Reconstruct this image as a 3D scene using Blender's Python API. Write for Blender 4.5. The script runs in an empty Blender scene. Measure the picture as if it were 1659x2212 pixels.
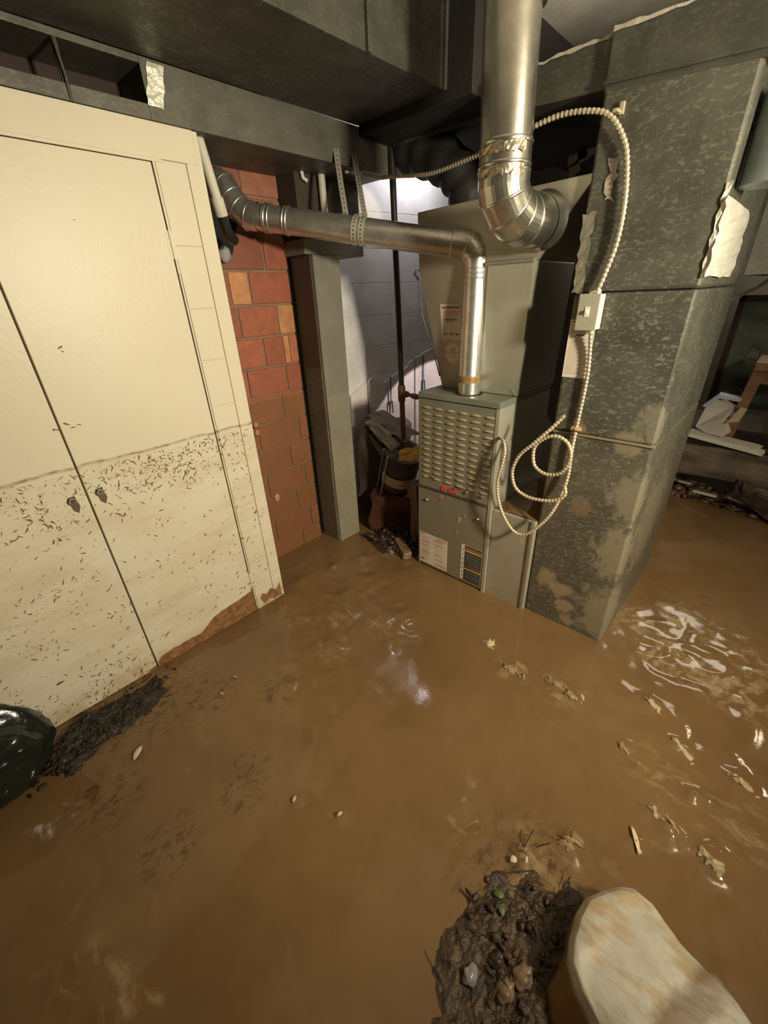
import bpy, bmesh, math, random
from mathutils import Vector, Matrix, noise
random.seed(7)
R = math.radians
sc = bpy.context.scene
COL = sc.collection
F_PX = 885.84
# ------------------------------------------------------------------ camera
cam_d = bpy.data.cameras.new('camera'); cam = bpy.data.objects.new('camera', cam_d); COL.objects.link(cam)
rt = Vector((0.73290163, 0.67927952, -0.03787513)); up = Vector((-0.29218968, 0.36455345, 0.88415269)); fw = Vector((-0.61439433, 0.63693022, -0.46566029))
m = Matrix.Identity(4)
for i in range(3):
    m[i][0], m[i][1], m[i][2] = rt[i], up[i], -fw[i]
cam.matrix_world = Matrix.Translation((0, 0, 1.5)) @ m
cam_d.sensor_fit = 'HORIZONTAL'; cam_d.sensor_width = 36; cam_d.lens = F_PX * 36 / 1659
cam_d.clip_start = .02
sc.camera = cam
# ------------------------------------------------------------------ world, lights, exposure
w = bpy.data.worlds.new('world'); sc.world = w; w.use_nodes = True
w.node_tree.nodes['Background'].inputs[0].default_value = (.9, .85, .75, 1)
w.node_tree.nodes['Background'].inputs[1].default_value = .012
sc.view_settings.view_transform = 'Standard'; sc.view_settings.look = 'None'
sc.view_settings.gamma = 1; sc.view_settings.exposure = 0.0; sc.view_settings.use_curve_mapping = False


def lamp(name, kind, loc, target, power, color, size=.3, spot=60, blend=.6):
    d = bpy.data.lights.new(name, kind); o = bpy.data.objects.new(name, d); COL.objects.link(o)
    o.location = loc; d.energy = power; d.color = color
    dv = Vector(target) - Vector(loc)
    o.rotation_euler = dv.to_track_quat('-Z', 'Y').to_euler()
    if kind == 'AREA':
        d.shape = 'DISK'; d.size = size
    else:
        d.shadow_soft_size = size
    if kind == 'SPOT':
        d.spot_size = R(spot); d.spot_blend = blend
    return o


WARM = (1, .88, .66)
lamp('work_lamp', 'SPOT', (1.12, .90, 1.76), (-1.45, 1.62, 1.0), 296, WARM, .10, 124, 1.0)
lamp('ceiling_fill', 'POINT', (.95, 1.35, 2.25), (0, 0, 0), 27, WARM, .2)  # unseen fill light, added to brighten the ceiling
lamp('rear_fill', 'POINT', (1.0, 3.5, 1.6), (0, 0, 0), 9, WARM, .1)  # unseen fill light, added to lift the right background
lamp('far_lamp', 'AREA', (.06, 4.75, 2.22), (.0, 2.4, 0), 9, (1, .9, .72), .70)
lamp('back_lamp', 'AREA', (-1.86, 2.46, 2.34), (-2.07, 2.43, 2.16), 3.6, (1, .97, 1), .16)
lamp('store_fill', 'SPOT', (-1.36, 2.40, 1.15), (-1.98, 2.80, .10), 16, (1, .88, .84), .012, 95, .05)  # unseen spot behind the furnace, added to light the made-up wall-foot panels

# ------------------------------------------------------------------ materials
MATS = {}


def newmat(name):
    mt = bpy.data.materials.new(name); mt.use_nodes = True
    nt = mt.node_tree; b = nt.nodes['Principled BSDF']
    return mt, nt, b


def N(nt, t, **kw):
    n = nt.nodes.new(t)
    for k, v in kw.items():
        if k in n.inputs: n.inputs[k].default_value = v
        else: setattr(n, k, v)
    return n


def mixc(nt, fac, a, b, mode='MIX'):
    n = nt.nodes.new('ShaderNodeMix'); n.data_type = 'RGBA'; n.blend_type = mode
    if isinstance(fac, (int, float)): n.inputs[0].default_value = fac
    else: nt.links.new(fac, n.inputs[0])
    for s, v in ((6, a), (7, b)):
        if isinstance(v, tuple): n.inputs[s].default_value = (*v[:3], 1)
        else: nt.links.new(v, n.inputs[s])
    return n.outputs[2]


def math_(nt, op, a, b=None, clamp=False):
    n = nt.nodes.new('ShaderNodeMath'); n.operation = op; n.use_clamp = clamp
    for i, v in enumerate((a, b)):
        if v is None: continue
        if isinstance(v, (int, float)): n.inputs[i].default_value = v
        else: nt.links.new(v, n.inputs[i])
    return n.outputs[0]


def mrange(nt, v, a, b, c=0., d=1.):
    n = nt.nodes.new('ShaderNodeMapRange')
    nt.links.new(v, n.inputs[0])
    for i, x in enumerate((a, b, c, d)): n.inputs[i + 1].default_value = x
    return n.outputs[0]


def wpos(nt):
    g = nt.nodes.new('ShaderNodeNewGeometry'); s = nt.nodes.new('ShaderNodeSeparateXYZ')
    nt.links.new(g.outputs['Position'], s.inputs[0]); return g.outputs['Position'], s


def noisef(nt, vec, scale, detail=4, rough=.55, stretch=None, rot=(0, 0, 0), dist=0):
    if stretch or any(rot):
        mp = nt.nodes.new('ShaderNodeMapping'); mp.inputs['Scale'].default_value = stretch or (1, 1, 1); mp.inputs['Rotation'].default_value = rot
        nt.links.new(vec, mp.inputs[0]); vec = mp.outputs[0]
    n = N(nt, 'ShaderNodeTexNoise', Scale=scale, Detail=detail, Roughness=rough, Distortion=dist)
    nt.links.new(vec, n.inputs['Vector']); return n.outputs[0]


def bump(nt, b, h, strength=.2, dist=.01):
    n = N(nt, 'ShaderNodeBump', Strength=strength, Distance=dist)
    nt.links.new(h, n.inputs['Height']); nt.links.new(n.outputs[0], b.inputs['Normal'])


MUDC = (.33, .235, .13)


def mat(name, col, rough=.5, metal=0., var=.15, vs=6, bmp=0., bs=30, mud=0., mlevel=1.0, mudc=MUDC, spangle=0., stains=None):
    if name in MATS: return MATS[name]
    mt, nt, b = newmat(name); pos, sp = wpos(nt)
    n1 = noisef(nt, pos, vs)
    dark = tuple(c * (1 - var) for c in col); lite = tuple(min(1, c * (1 + var)) for c in col)
    c = mixc(nt, mrange(nt, n1, .3, .7), dark, lite)
    rsock = None
    if spangle:
        s1 = noisef(nt, pos, 56, 2, .5, (1.0, 1.0, 1.9), (.5, .75, 0), .8)
        f = math_(nt, 'MULTIPLY', mrange(nt, s1, .53, .66, 0, spangle), mrange(nt, sp.outputs[2], 1.25, 1.7, 1, .6))
        c = mixc(nt, f, c, tuple(min(1, x * 2.4) for x in col))
        s2 = noisef(nt, pos, 14, 2)
        c = mixc(nt, mrange(nt, s2, .5, .72, 0, .5), c, tuple(x * .6 for x in col))
        rsock = mrange(nt, s1, .45, .65, rough, rough - .12)
    for (sx, sy, sz, sr, scol, sst) in (stains or []):
        mp = nt.nodes.new('ShaderNodeVectorMath'); mp.operation = 'DISTANCE'; nt.links.new(pos, mp.inputs[0]); mp.inputs[1].default_value = (sx, sy, sz)
        a_ = mrange(nt, mp.outputs['Value'], sr, sr * .3)
        t_ = math_(nt, 'ADD', a_, mrange(nt, noisef(nt, pos, 24, 7, .62, (1, 1, .7), (0, .5, 0), .6), .3, .7, -.75, .35))
        c = mixc(nt, math_(nt, 'MULTIPLY', mrange(nt, t_, .05, .5, 0, sst), mrange(nt, a_, 0, .25)), c, scol)
    if mud:
        nz = noisef(nt, pos, 2.5); nf = noisef(nt, pos, 22, 5, .65, (1, 1, 2.2))
        z = math_(nt, 'ADD', sp.outputs[2], mrange(nt, nz, 0, 1, -.02, .02))
        line = mrange(nt, z, mlevel + .004, mlevel - .012)
        deep = mrange(nt, z, mlevel, 0, .55, 1.0)
        patch = mrange(nt, nf, .25, .7, .35, 1.0)
        f = math_(nt, 'MULTIPLY', math_(nt, 'MULTIPLY', line, patch), math_(nt, 'MULTIPLY', deep, mud), True)
        c = mixc(nt, f, c, mudc)
        if metal:
            nt.links.new(math_(nt, 'MULTIPLY', math_(nt, 'SUBTRACT', 1., f), metal), b.inputs['Metallic'])
    if metal and not mud: b.inputs['Metallic'].default_value = metal
    nt.links.new(c, b.inputs['Base Color'])
    b.inputs['Roughness'].default_value = rough
    if rsock: nt.links.new(rsock, b.inputs['Roughness'])
    if bmp: bump(nt, b, noisef(nt, pos, bs, 5), bmp)
    MATS[name] = mt; return mt


def door_material():
    mt, nt, b = newmat('cream_door_paint'); pos, sp = wpos(nt)
    c = mixc(nt, mrange(nt, noisef(nt, pos, 1.5), .3, .7), (.69, .63, .465), (.745, .69, .535))
    y = sp.outputs[1]; z0 = sp.outputs[2]
    z = math_(nt, 'ADD', z0, mrange(nt, noisef(nt, pos, 9), 0, 1, -.012, .012))
    below = mrange(nt, z, 1.012, .998)
    # thin film of silt, streaked
    film = mrange(nt, noisef(nt, pos, 7, 6, .6, (1, .55, 1.6), (.35, 0, 0)), .42, .75, 0, .62)
    c = mixc(nt, math_(nt, 'MULTIPLY', below, film), c, (.56, .46, .28))
    # tide line
    d = math_(nt, 'ABSOLUTE', math_(nt, 'SUBTRACT', z, 1.003))
    ln = mrange(nt, d, .008, .001, 0, .8)
    ln = math_(nt, 'MULTIPLY', ln, mrange(nt, noisef(nt, pos, 30), .35, .6, .35, 1))
    c = mixc(nt, ln, c, (.20, .12, .05))
    # specks: dense in a band just below the tide line and near the floor
    v = N(nt, 'ShaderNodeTexVoronoi', Scale=58.); mp = nt.nodes.new('ShaderNodeMapping')
    mp.inputs['Rotation'].default_value = (.7, 0, 0); mp.inputs['Scale'].default_value = (1, .55, 1.2)
    nt.links.new(pos, mp.inputs[0]); ds = nt.nodes.new('ShaderNodeVectorMath'); ds.operation = 'ADD'
    nn = N(nt, 'ShaderNodeTexNoise', Scale=40., Detail=3.); nt.links.new(pos, nn.inputs['Vector'])
    sc2 = nt.nodes.new('ShaderNodeVectorMath'); sc2.operation = 'SCALE'; sc2.inputs['Scale'].default_value = .03
    nt.links.new(nn.outputs['Color'], sc2.inputs[0])
    nt.links.new(mp.outputs[0], ds.inputs[0]); nt.links.new(sc2.outputs[0], ds.inputs[1]); nt.links.new(ds.outputs[0], v.inputs['Vector'])
    big = noisef(nt, pos, 3.2, 4)
    band = mrange(nt, z0, .72, .99, .0, .16)
    low = mrange(nt, z0, .22, .0, .0, .18)
    dens = math_(nt, 'ADD', math_(nt, 'ADD', band, low), mrange(nt, big, .45, .75, -.02, .22))
    sf = mrange(nt, math_(nt, 'SUBTRACT', v.outputs['Distance'], dens), .06, -.02)
    sf = math_(nt, 'MULTIPLY', math_(nt, 'MULTIPLY', sf, below), mrange(nt, noisef(nt, pos, 25), .42, .6))
    c = mixc(nt, math_(nt, 'MULTIPLY', sf, .8), c, (.23, .15, .075))
    # warm brown soaking near the floor
    soak = math_(nt, 'MULTIPLY', mrange(nt, z, .10, .0), mrange(nt, noisef(nt, pos, 14), .35, .65))
    c = mixc(nt, math_(nt, 'MULTIPLY', soak, .8), c, (.40, .22, .06))
    nt.links.new(c, b.inputs['Base Color']); b.inputs['Roughness'].default_value = .42
    bump(nt, b, noisef(nt, pos, 60, 3), .05)
    return mt


def floor_material():
    mt, nt, b = newmat('wet_mud'); pos, sp = wpos(nt)
    n1 = noisef(nt, pos, 1.3, 5, .6); n2 = noisef(nt, pos, 9, 6, .6)
    c = mixc(nt, mrange(nt, n1, .35, .65), (.150, .088, .037), (.205, .123, .052))
    c = mixc(nt, mrange(nt, n2, .5, .75, 0, .35), c, (.12, .068, .028))
    n3 = noisef(nt, pos, 5, 6, .65, None, (0, 0, 0), 1.2)
    c = mixc(nt, mrange(nt, n3, .60, .70, 0, .35), c, (.25, .165, .075))
    def spot(cx, cy, r, soft=.5):
        d = nt.nodes.new('ShaderNodeVectorMath'); d.operation = 'DISTANCE'; nt.links.new(pos, d.inputs[0]); d.inputs[1].default_value = (cx, cy, 0)
        return mrange(nt, d.outputs['Value'], r, r * soft)
    def many(lst):
        o = None
        for a in lst:
            q = spot(*a); o = q if o is None else math_(nt, 'MAXIMUM', o, q)
        return o
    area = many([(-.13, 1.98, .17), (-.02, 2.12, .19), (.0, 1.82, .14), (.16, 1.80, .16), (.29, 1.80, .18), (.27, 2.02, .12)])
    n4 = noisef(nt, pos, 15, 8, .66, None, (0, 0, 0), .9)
    glint = math_(nt, 'MULTIPLY', area, mrange(nt, n4, .47, .60))
    glint = math_(nt, 'MULTIPLY', glint, mrange(nt, noisef(nt, pos, 60, 5, .6), .3, .62, .35, 1))
    c = mixc(nt, math_(nt, 'MULTIPLY', glint, .7), c, (.42, .34, .20))  # paler mix paints lamp reflections into the mud colour
    area2 = many([(-.86, -.28, .09), (-.80, -.22, .05), (-.74, -.235, .07), (-.69, -.19, .05), (-.50, 1.31, .10), (-.30, 1.34, .12), (-1.2, .86, .12), (-1.13, 1.1, .10), (-1.45, .86, .10), (-1.36, 1.02, .13), (.1, 1.2, .16), (-.12, .70, .14), (.3, 1.2, .13)])
    n5 = noisef(nt, pos, 13, 8, .62, (1, 1.7, 1), (0, 0, -.4), .5)
    c = mixc(nt, math_(nt, 'MULTIPLY', area2, mrange(nt, n5, .50, .68, 0, .6)), c, (.34, .25, .13))
    area3 = many([(-1.21, .54, .10), (-1.43, .33, .16), (-.95, .22, .10), (-1.0, .28, .09), (-1.3, -.1, .16), (-.98, -.02, .12), (-.10, .60, .26), (-1.6, .1, .3)])
    n6 = noisef(nt, pos, 26, 7, .62, (1.6, 1, 1), (0, 0, .6), .8)
    c = mixc(nt, math_(nt, 'MULTIPLY', area3, mrange(nt, n6, .50, .62, 0, .75)), c, (.075, .042, .018))
    rg = mrange(nt, noisef(nt, pos, 2.2, 4), .35, .7, .045, .12)
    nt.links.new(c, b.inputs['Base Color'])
    nt.links.new(rg, b.inputs['Roughness']); b.inputs['IOR'].default_value = 1.38
    bump(nt, b, noisef(nt, pos, 16, 6, .6), .10, .006)
    return mt


M = {
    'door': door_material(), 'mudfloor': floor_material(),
    'ceil': mat('white_ceiling_paint', (.88, .83, .74), .8, bmp=.1, bs=80),
    'wallp': mat('grey_block_wall', (.22, .21, .19), .8, mud=.6),
    'dimwall': mat('dim_room_wall', (.30, .29, .26), .85, mud=.5),
    'dark': mat('dark_brown_board', (.05, .036, .026), .8),
    'backwall': mat('white_painted_block', (.72, .70, .70), .55, mud=.8, mlevel=.9, mudc=(.3, .22, .15)),
    'trunk': mat('dull_galvanized_duct', (.075, .074, .058), .55, .35, var=.3, vs=9, spangle=.5),
    'return': mat('spangled_galvanized_sheet', (.098, .096, .074), .5, .35, var=.25, vs=5, spangle=1., mud=.22,
                  stains=[(-.56, 1.717, .24, .07, (.40, .32, .19), .8), (-.49, 1.717, .20, .06, (.42, .33, .20), .8), (-.455, 1.717, .12, .06, (.42, .33, .20), .8), (-.43, 1.717, .04, .05, (.42, .33, .2), .8),
                          (-.55, 1.717, .99, .06, (.30, .20, .12), .8), (-.36, 1.717, .97, .07, (.34, .29, .18), .7), (-.47, 1.717, .66, .07, (.32, .22, .13), .5), (-.267, 1.72, .75, .16, (.32, .29, .20), .7), (-.267, 1.74, .48, .18, (.34, .30, .2), .8), (-.267, 1.75, .15, .22, (.34, .30, .2), .8), (-.267, 2.1, .5, .35, (.30, .27, .18), .6), (-.267, 1.72, 1.05, .10, (.30, .28, .2), .6)]),
    'corner': mat('silt_coated_edge', (.34, .31, .22), .6, .1, mud=.4),
    'soffit': mat('dusty_soffit_duct', (.12, .115, .09), .6, .3, var=.2, spangle=.3),
    'plenum': mat('grey_plenum_sheet', (.38, .36, .29), .42, .55, var=.12, vs=4),
    'furn': mat('grey_green_enamel', (.205, .215, .165), .42, .12, var=.12, mud=.55),
    'furn_side': mat('pale_furnace_side', (.42, .43, .35), .45, .3, mud=.65),  # paler than the front enamel
    'louver': mat('lit_louver_top', (.36, .32, .2), .45, .1, mud=.3),  # paler than the door enamel: light caught by the louver tops, as colour
    'pipe': mat('bright_galvanized_pipe', (.68, .67, .61), .33, .88, var=.14, vs=25, bmp=.05, bs=60),
    'pipe2': mat('large_galvanized_pipe', (.60, .58, .50), .26, .95, var=.16, vs=18, bmp=.04, bs=40, spangle=.0),
    'tape': mat('silver_foil_tape', (.80, .78, .66), .38, .35, bmp=.8, bs=45),
    'strap': mat('perforated_strap_zinc', (.62, .58, .48), .4, .5),
    'hole': mat('hole_black', (.01, .01, .008), .9),
    'armor': mat('armored_cable_steel', (.56, .50, .38), .38, .5, mud=.75, mlevel=1.05, mudc=(.62, .45, .28)),
    'screw': mat('chrome_screw', (.8, .8, .78), .15, 1.),
    'boxm': mat('zinc_switch_box', (.50, .48, .38), .4, .25),
    'boxside': mat('lit_box_side', (.85, .82, .70), .4, .1),  # paler than the cover plate: light on the box side put into the colour
    'paper': mat('label_paper', (.74, .66, .54), .6),
    'ink': mat('label_ink', (.16, .14, .12), .6),
    'inklite': mat('label_small_print', (.42, .37, .30), .6),
    'red': mat('label_red', (.62, .07, .05), .5),
    'yellow': mat('label_yellow', (.75, .55, .04), .5),
    'navy': mat('wiring_label_dark', (.06, .06, .06), .5),
    'badge': mat('badge_red', (.70, .07, .06), .35),
    'mortar': mat('grey_mortar', (.25, .17, .11), .9, bmp=.4, mud=.6, mudc=(.17, .09, .045)),
    'pillar': mat('grey_painted_block', (.20, .19, .15), .7, bmp=.3, bs=25, mud=.6, mudc=(.36, .32, .20)),
    'board': mat('added_lit_wall_panel', (.78, .70, .68), .5, mud=.9, mlevel=.80, mudc=(.30, .23, .19)),  # pale panels standing in for the lit foot of the wall
    'blackpipe': mat('black_iron_pipe', (.05, .045, .04), .25, .5),
    'rust': mat('rusty_fitting', (.19, .09, .045), .6, .2, bmp=.4),
    'pvc': mat('white_pvc', (.62, .60, .50), .45),
    'carton': mat('soaked_cardboard', (.075, .05, .035), .7, bmp=.3, mud=.3, mlevel=.7, mudc=(.13, .055, .03)),
    'redcarton': mat('muddy_red_box', (.075, .027, .016), .5, bmp=.2),
    'tub': mat('dark_grey_tub', (.065, .056, .048), .75, mud=.3, mlevel=.5),
    'rag': mat('grey_rag', (.20, .155, .115), .8, bmp=.3),
    'gold': mat('mustard_cloth', (.62, .36, .09), .75, bmp=.3),
    'wood': mat('orange_brown_wood', (.22, .115, .05), .5, var=.25, vs=14),
    'mudwood': mat('muddy_wood', (.24, .14, .07), .5, var=.3, vs=18, bmp=.3),
    'frame': mat('dark_wood_frame', (.035, .024, .016), .4),
    'art': mat('dim_green_picture', (.10, .12, .09), .6, var=.5, vs=7),
    'crate': mat('grey_brown_carton', (.16, .12, .085), .7, bmp=.3, vs=8, var=.3),
    'white': mat('soiled_white_paper', (.60, .55, .46), .6, var=.1),
    'blue': mat('pale_blue_plastic', (.38, .42, .55), .4),
    'debris': mat('dark_wet_debris', (.045, .028, .016), .35, var=.5, vs=20, bmp=.6),
    'litter': mat('wet_leaf_litter_mud', (.055, .033, .016), .5, var=.75, vs=38, bmp=.7, bs=60),
    'stone': mat('tan_stone', (.19, .125, .075), .4, var=.3, vs=12),
    'leaf': mat('pale_leaf', (.62, .52, .35), .5),
    'orange': mat('orange_leaf', (.55, .24, .06), .5),
    'green': mat('green_leaf', (.08, .11, .03), .5),
    'peel': mat('bare_particle_board', (.26, .125, .045), .65, var=.4, vs=40, bmp=.5, bs=120),
    'gapm': mat('dark_door_gap', (.09, .07, .045), .7),
    'silt': mat('tan_silt', (.42, .29, .16), .6, var=.2, vs=30, bmp=.4),
    'insul': mat('black_duct_wrap', (.016, .015, .013), .6, bmp=.6, bs=14),
    'pink': mat('pale_insulation_facing', (.42, .33, .28), .7),
    'blackplastic': mat('shiny_black_plastic', (.012, .016, .012), .16, bmp=.35, bs=9),
}


def timber_material():
    mt, nt, b = newmat('stained_white_timber'); pos, sp = wpos(nt)
    c = mixc(nt, mrange(nt, noisef(nt, pos, 9, 5, .6, (1, 1, 1)), .35, .7), (.54, .51, .42), (.36, .34, .27))
    streak = noisef(nt, pos, 10, 6, .6, (.9, 2.6, 1), (0, 0, .3))
    c = mixc(nt, mrange(nt, streak, .5, .62, 0, .7), c, (.40, .27, .13))
    # muddy handprint-like bands across the board
    d1 = math_(nt, 'ADD', math_(nt, 'SUBTRACT', sp.outputs[0], math_(nt, 'MULTIPLY', sp.outputs[1], .43)), mrange(nt, noisef(nt, pos, 20), 0, 1, -.03, .03))
    b1 = mrange(nt, math_(nt, 'ABSOLUTE', math_(nt, 'SUBTRACT', d1, -.01)), .040, .018)
    c = mixc(nt, math_(nt, 'MULTIPLY', b1, .8), c, (.17, .11, .05))
    c = mixc(nt, mrange(nt, d1, .05, .09, 0, .6), c, (.36, .26, .15))
    side = mrange(nt, sp.outputs[2], .122, .108)
    c = mixc(nt, side, c, (.19, .105, .04))
    nt.links.new(c, b.inputs['Base Color']); b.inputs['Roughness'].default_value = .45
    bump(nt, b, streak, .5, .01); return mt


def brick_material():
    mt, nt, b = newmat('clay_tile'); pos, sp = wpos(nt)
    a = N(nt, 'ShaderNodeVertexColor', layer_name='tint')
    c = mixc(nt, mrange(nt, noisef(nt, pos, 20, 5), .35, .7, 0, .45), a.outputs[0], (.20, .06, .03))
    z = math_(nt, 'ADD', sp.outputs[2], mrange(nt, noisef(nt, pos, 6), 0, 1, -.01, .01))
    f = math_(nt, 'MULTIPLY', mrange(nt, z, 1.02, 1.0), mrange(nt, noisef(nt, pos, 8, 5), .3, .7, .6, .9))
    c = mixc(nt, f, c, (.20, .095, .035))
    nt.links.new(c, b.inputs['Base Color']); b.inputs['Roughness'].default_value = .6
    bump(nt, b, noisef(nt, pos, 60, 4), .25, .005); return mt


M['timber'] = timber_material(); M['brick'] = brick_material()

# ------------------------------------------------------------------ mesh helpers


class MB:
    def __init__(s): s.v = []; s.f = []; s.mi = []; s.sm = []; s.c = 0

    def add(s, vs, fs, mi=0, smooth=False):
        o = len(s.v); s.v += [tuple(v) for v in vs]
        for f in fs: s.f.append(tuple(i + o for i in f)); s.mi.append(mi); s.sm.append(smooth)
        return s

    def box(s, a, b, mi=0):
        x0, y0, z0 = (min(a[i], b[i]) for i in range(3)); x1, y1, z1 = (max(a[i], b[i]) for i in range(3))
        return s.add([(x0, y0, z0), (x1, y0, z0), (x1, y1, z0), (x0, y1, z0), (x0, y0, z1), (x1, y0, z1), (x1, y1, z1), (x0, y1, z1)],
                     [(0, 3, 2, 1), (4, 5, 6, 7), (0, 1, 5, 4), (1, 2, 6, 5), (2, 3, 7, 6), (3, 0, 4, 7)], mi)

    def obox(s, c, ux, uy, uz, mi=0):
        c, ux, uy, uz = map(Vector, (c, ux, uy, uz))
        vs = [c + ux * i + uy * j + uz * k for k in (-.5, .5) for i, j in ((-.5, -.5), (.5, -.5), (.5, .5), (-.5, .5))]
        return s.add(vs, [(0, 3, 2, 1), (4, 5, 6, 7), (0, 1, 5, 4), (1, 2, 6, 5), (2, 3, 7, 6), (3, 0, 4, 7)], mi)

    def prism(s, poly, d, mi=0):
        """poly: list of 3-D points, extruded by vector d"""
        n = len(poly); d = Vector(d); P = [Vector(p) for p in poly]
        return s.add(P + [p + d for p in P], [tuple(range(n - 1, -1, -1)), tuple(range(n, 2 * n))] + [(i, (i + 1) % n, n + (i + 1) % n, n + i) for i in range(n)], mi)

    def tube(s, path, r, seg=16, mi=0, caps=True, smooth=True):
        P = [Vector(p) for p in path]; n = len(P)
        rs = r if isinstance(r, (list, tuple)) else [r] * n
        T = [((P[min(i + 1, n - 1)] - P[max(i - 1, 0)]).normalized()) for i in range(n)]
        a = Vector((0, 0, 1)) if abs(T[0].z) < .9 else Vector((1, 0, 0))
        u = T[0].cross(a).normalized(); vs = []
        for i in range(n):
            u = (u - T[i] * u.dot(T[i])).normalized(); v = T[i].cross(u)
            for k in range(seg):
                t = 2 * math.pi * k / seg; vs.append(P[i] + (u * math.cos(t) + v * math.sin(t)) * rs[i])
        fs = [(i * seg + k, i * seg + (k + 1) % seg, (i + 1) * seg + (k + 1) % seg, (i + 1) * seg + k) for i in range(n - 1) for k in range(seg)]
        s.add(vs, fs, mi, smooth)
        if caps:
            s.add(vs[:seg], [tuple(range(seg - 1, -1, -1))], mi); s.add(vs[-seg:], [tuple(range(seg))], mi)
        return s

    def build(s, name, mats, parent=None, bevel=0, loc=None):
        me = bpy.data.meshes.new(name)
        vs = s.v
        if loc is None and parent is None and vs:
            lo = [min(v[i] for v in vs) for i in range(3)]; hi = [max(v[i] for v in vs) for i in range(3)]
            loc = ((lo[0] + hi[0]) / 2, (lo[1] + hi[1]) / 2, lo[2])
        if loc is None: loc = (0, 0, 0)
        off = Vector(loc)
        if parent is not None: off = Vector(parent.location); loc = (0, 0, 0)
        me.from_pydata([tuple(Vector(v) - off) for v in vs], [], s.f)
        for mt in (mats if isinstance(mats, (list, tuple)) else [mats]): me.materials.append(mt)
        for p, i, sm in zip(me.polygons, s.mi, s.sm): p.material_index = i; p.use_smooth = sm
        me.update()
        o = bpy.data.objects.new(name, me); COL.objects.link(o); o.location = loc
        if parent is not None: o.parent = parent
        if bevel:
            b = o.modifiers.new('b', 'BEVEL'); b.width = bevel; b.segments = 2; b.limit_method = 'ANGLE'
        return o


def sub(parent, mb, name, mats, bevel=0):
    """a sub-part: child of a part that sits at its root's origin"""
    root = parent.parent
    o = mb.build(name, mats, root, bevel); o.parent = parent; return o


def empty(name, loc):
    o = bpy.data.objects.new(name, None); o.location = loc; COL.objects.link(o); o.empty_display_size = .05; return o


def tag(o, label, cat, group=None, kind=None):
    o['label'] = label; o['category'] = cat
    if group: o['group'] = group
    if kind: o['kind'] = kind
    return o


def struct(o): o['kind'] = 'structure'; return o


def spline(pts, step=.01):
    P = [Vector(p) for p in pts]; P = [P[0] * 2 - P[1]] + P + [P[-1] * 2 - P[-2]]; out = []
    for i in range(1, len(P) - 2):
        a, b, c, d = P[i - 1:i + 3]; n = max(2, int((c - b).length / step))
        for k in range(n):
            t = k / n
            out.append(.5 * ((2 * b) + (c - a) * t + (2 * a - 5 * b + 4 * c - d) * t * t + (3 * b - a - 3 * c + d) * t ** 3))
    out.append(P[-2]); return out


def resample(path, step):
    out = [path[0]]; acc = 0
    for a, b in zip(path, path[1:]):
        L = (b - a).length
        if L == 0: continue
        while acc + L >= step:
            t = (step - acc) / L; a = a.lerp(b, t); out.append(a.copy()); L = (b - a).length; acc = 0
            if L == 0: break
        acc += L
    return out


def armored(mb, pts, r=.0085, mi=0):
    p = resample(spline(pts, .004), .0036)
    rs = [r * (1.0 if (i // 2) % 2 else .76) for i in range(len(p))]
    return mb.tube(p, rs, 10, mi)


def text_mesh(mb, s, size, org, ux, uy, mi, bold=0.0):
    cu = bpy.data.curves.new('t', 'FONT'); cu.body = s; cu.size = size; cu.offset = bold
    o = bpy.data.objects.new('t', cu); COL.objects.link(o)
    dg = bpy.context.evaluated_depsgraph_get(); dg.update()
    me = o.evaluated_get(dg).to_mesh(); ux, uy, org = Vector(ux), Vector(uy), Vector(org)
    mb.add([org + ux * v.co.x + uy * v.co.y for v in me.vertices], [tuple(p.vertices) for p in me.polygons], mi)
    o.evaluated_get(dg).to_mesh_clear(); bpy.data.objects.remove(o); bpy.data.curves.remove(cu)


def rock(mb, c, r, seed=0, amp=.35, sub_=2, mi=0, freq=1.6, smooth=True):
    bm = bmesh.new(); bmesh.ops.create_icosphere(bm, subdivisions=sub_, radius=1)
    vs = []
    for v in bm.verts:
        n = noise.noise(v.co * freq + Vector((seed * 3.1, seed * 1.7, seed)))
        q = v.co * (1 + amp * n); vs.append((c[0] + q.x * r[0], c[1] + q.y * r[1], c[2] + q.z * r[2]))
    fs = [tuple(x.index for x in f.verts) for f in bm.faces]; bm.free()
    return mb.add(vs, fs, mi, smooth)


def patch(poly, th, nrm, jitter=0):
    return MB().prism(poly, Vector(nrm) * th)


def heap(name, cx, cy, sx, sy, h, ang, seed, mt_, n=110, clampx=None, freq=26.):
    c_, s_ = math.cos(ang), math.sin(ang); vs = []; ok = {}; fs = []
    for j in range(n):
        for i in range(n):
            u, v = (i / (n - 1) * 2 - 1), (j / (n - 1) * 2 - 1); r = math.hypot(u, v)
            x = cx + u * sx * c_ - v * sy * s_; y = cy + u * sx * s_ + v * sy * c_
            p = Vector((x * freq, y * freq, seed)); p += Vector((noise.noise(p * .5), noise.noise(p * .5 + Vector((7, 7, 7))), 0)) * 1.4
            f = max(0, 1 - r + .35 * noise.noise(p * .25)); k = min(1, f * 2.2)
            z = h * k * (.45 + .9 * noise.turbulence(Vector((x * freq * .5, y * freq * .5, seed)), 6, True)) + .25 * h * k * noise.noise(p * 3.1) - .006 * (1 - k)
            if clampx is not None: x = max(x, clampx)
            vs.append((x, y, z - .002)); ok[(i, j)] = f > .02
    for j in range(n - 1):
        for i in range(n - 1):
            if ok[(i, j)] and ok[(i + 1, j)] and ok[(i, j + 1)] and ok[(i + 1, j + 1)]: fs.append((j * n + i, j * n + i + 1, (j + 1) * n + i + 1, (j + 1) * n + i))
    return MB().add(vs, fs, 0, True)


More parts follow.
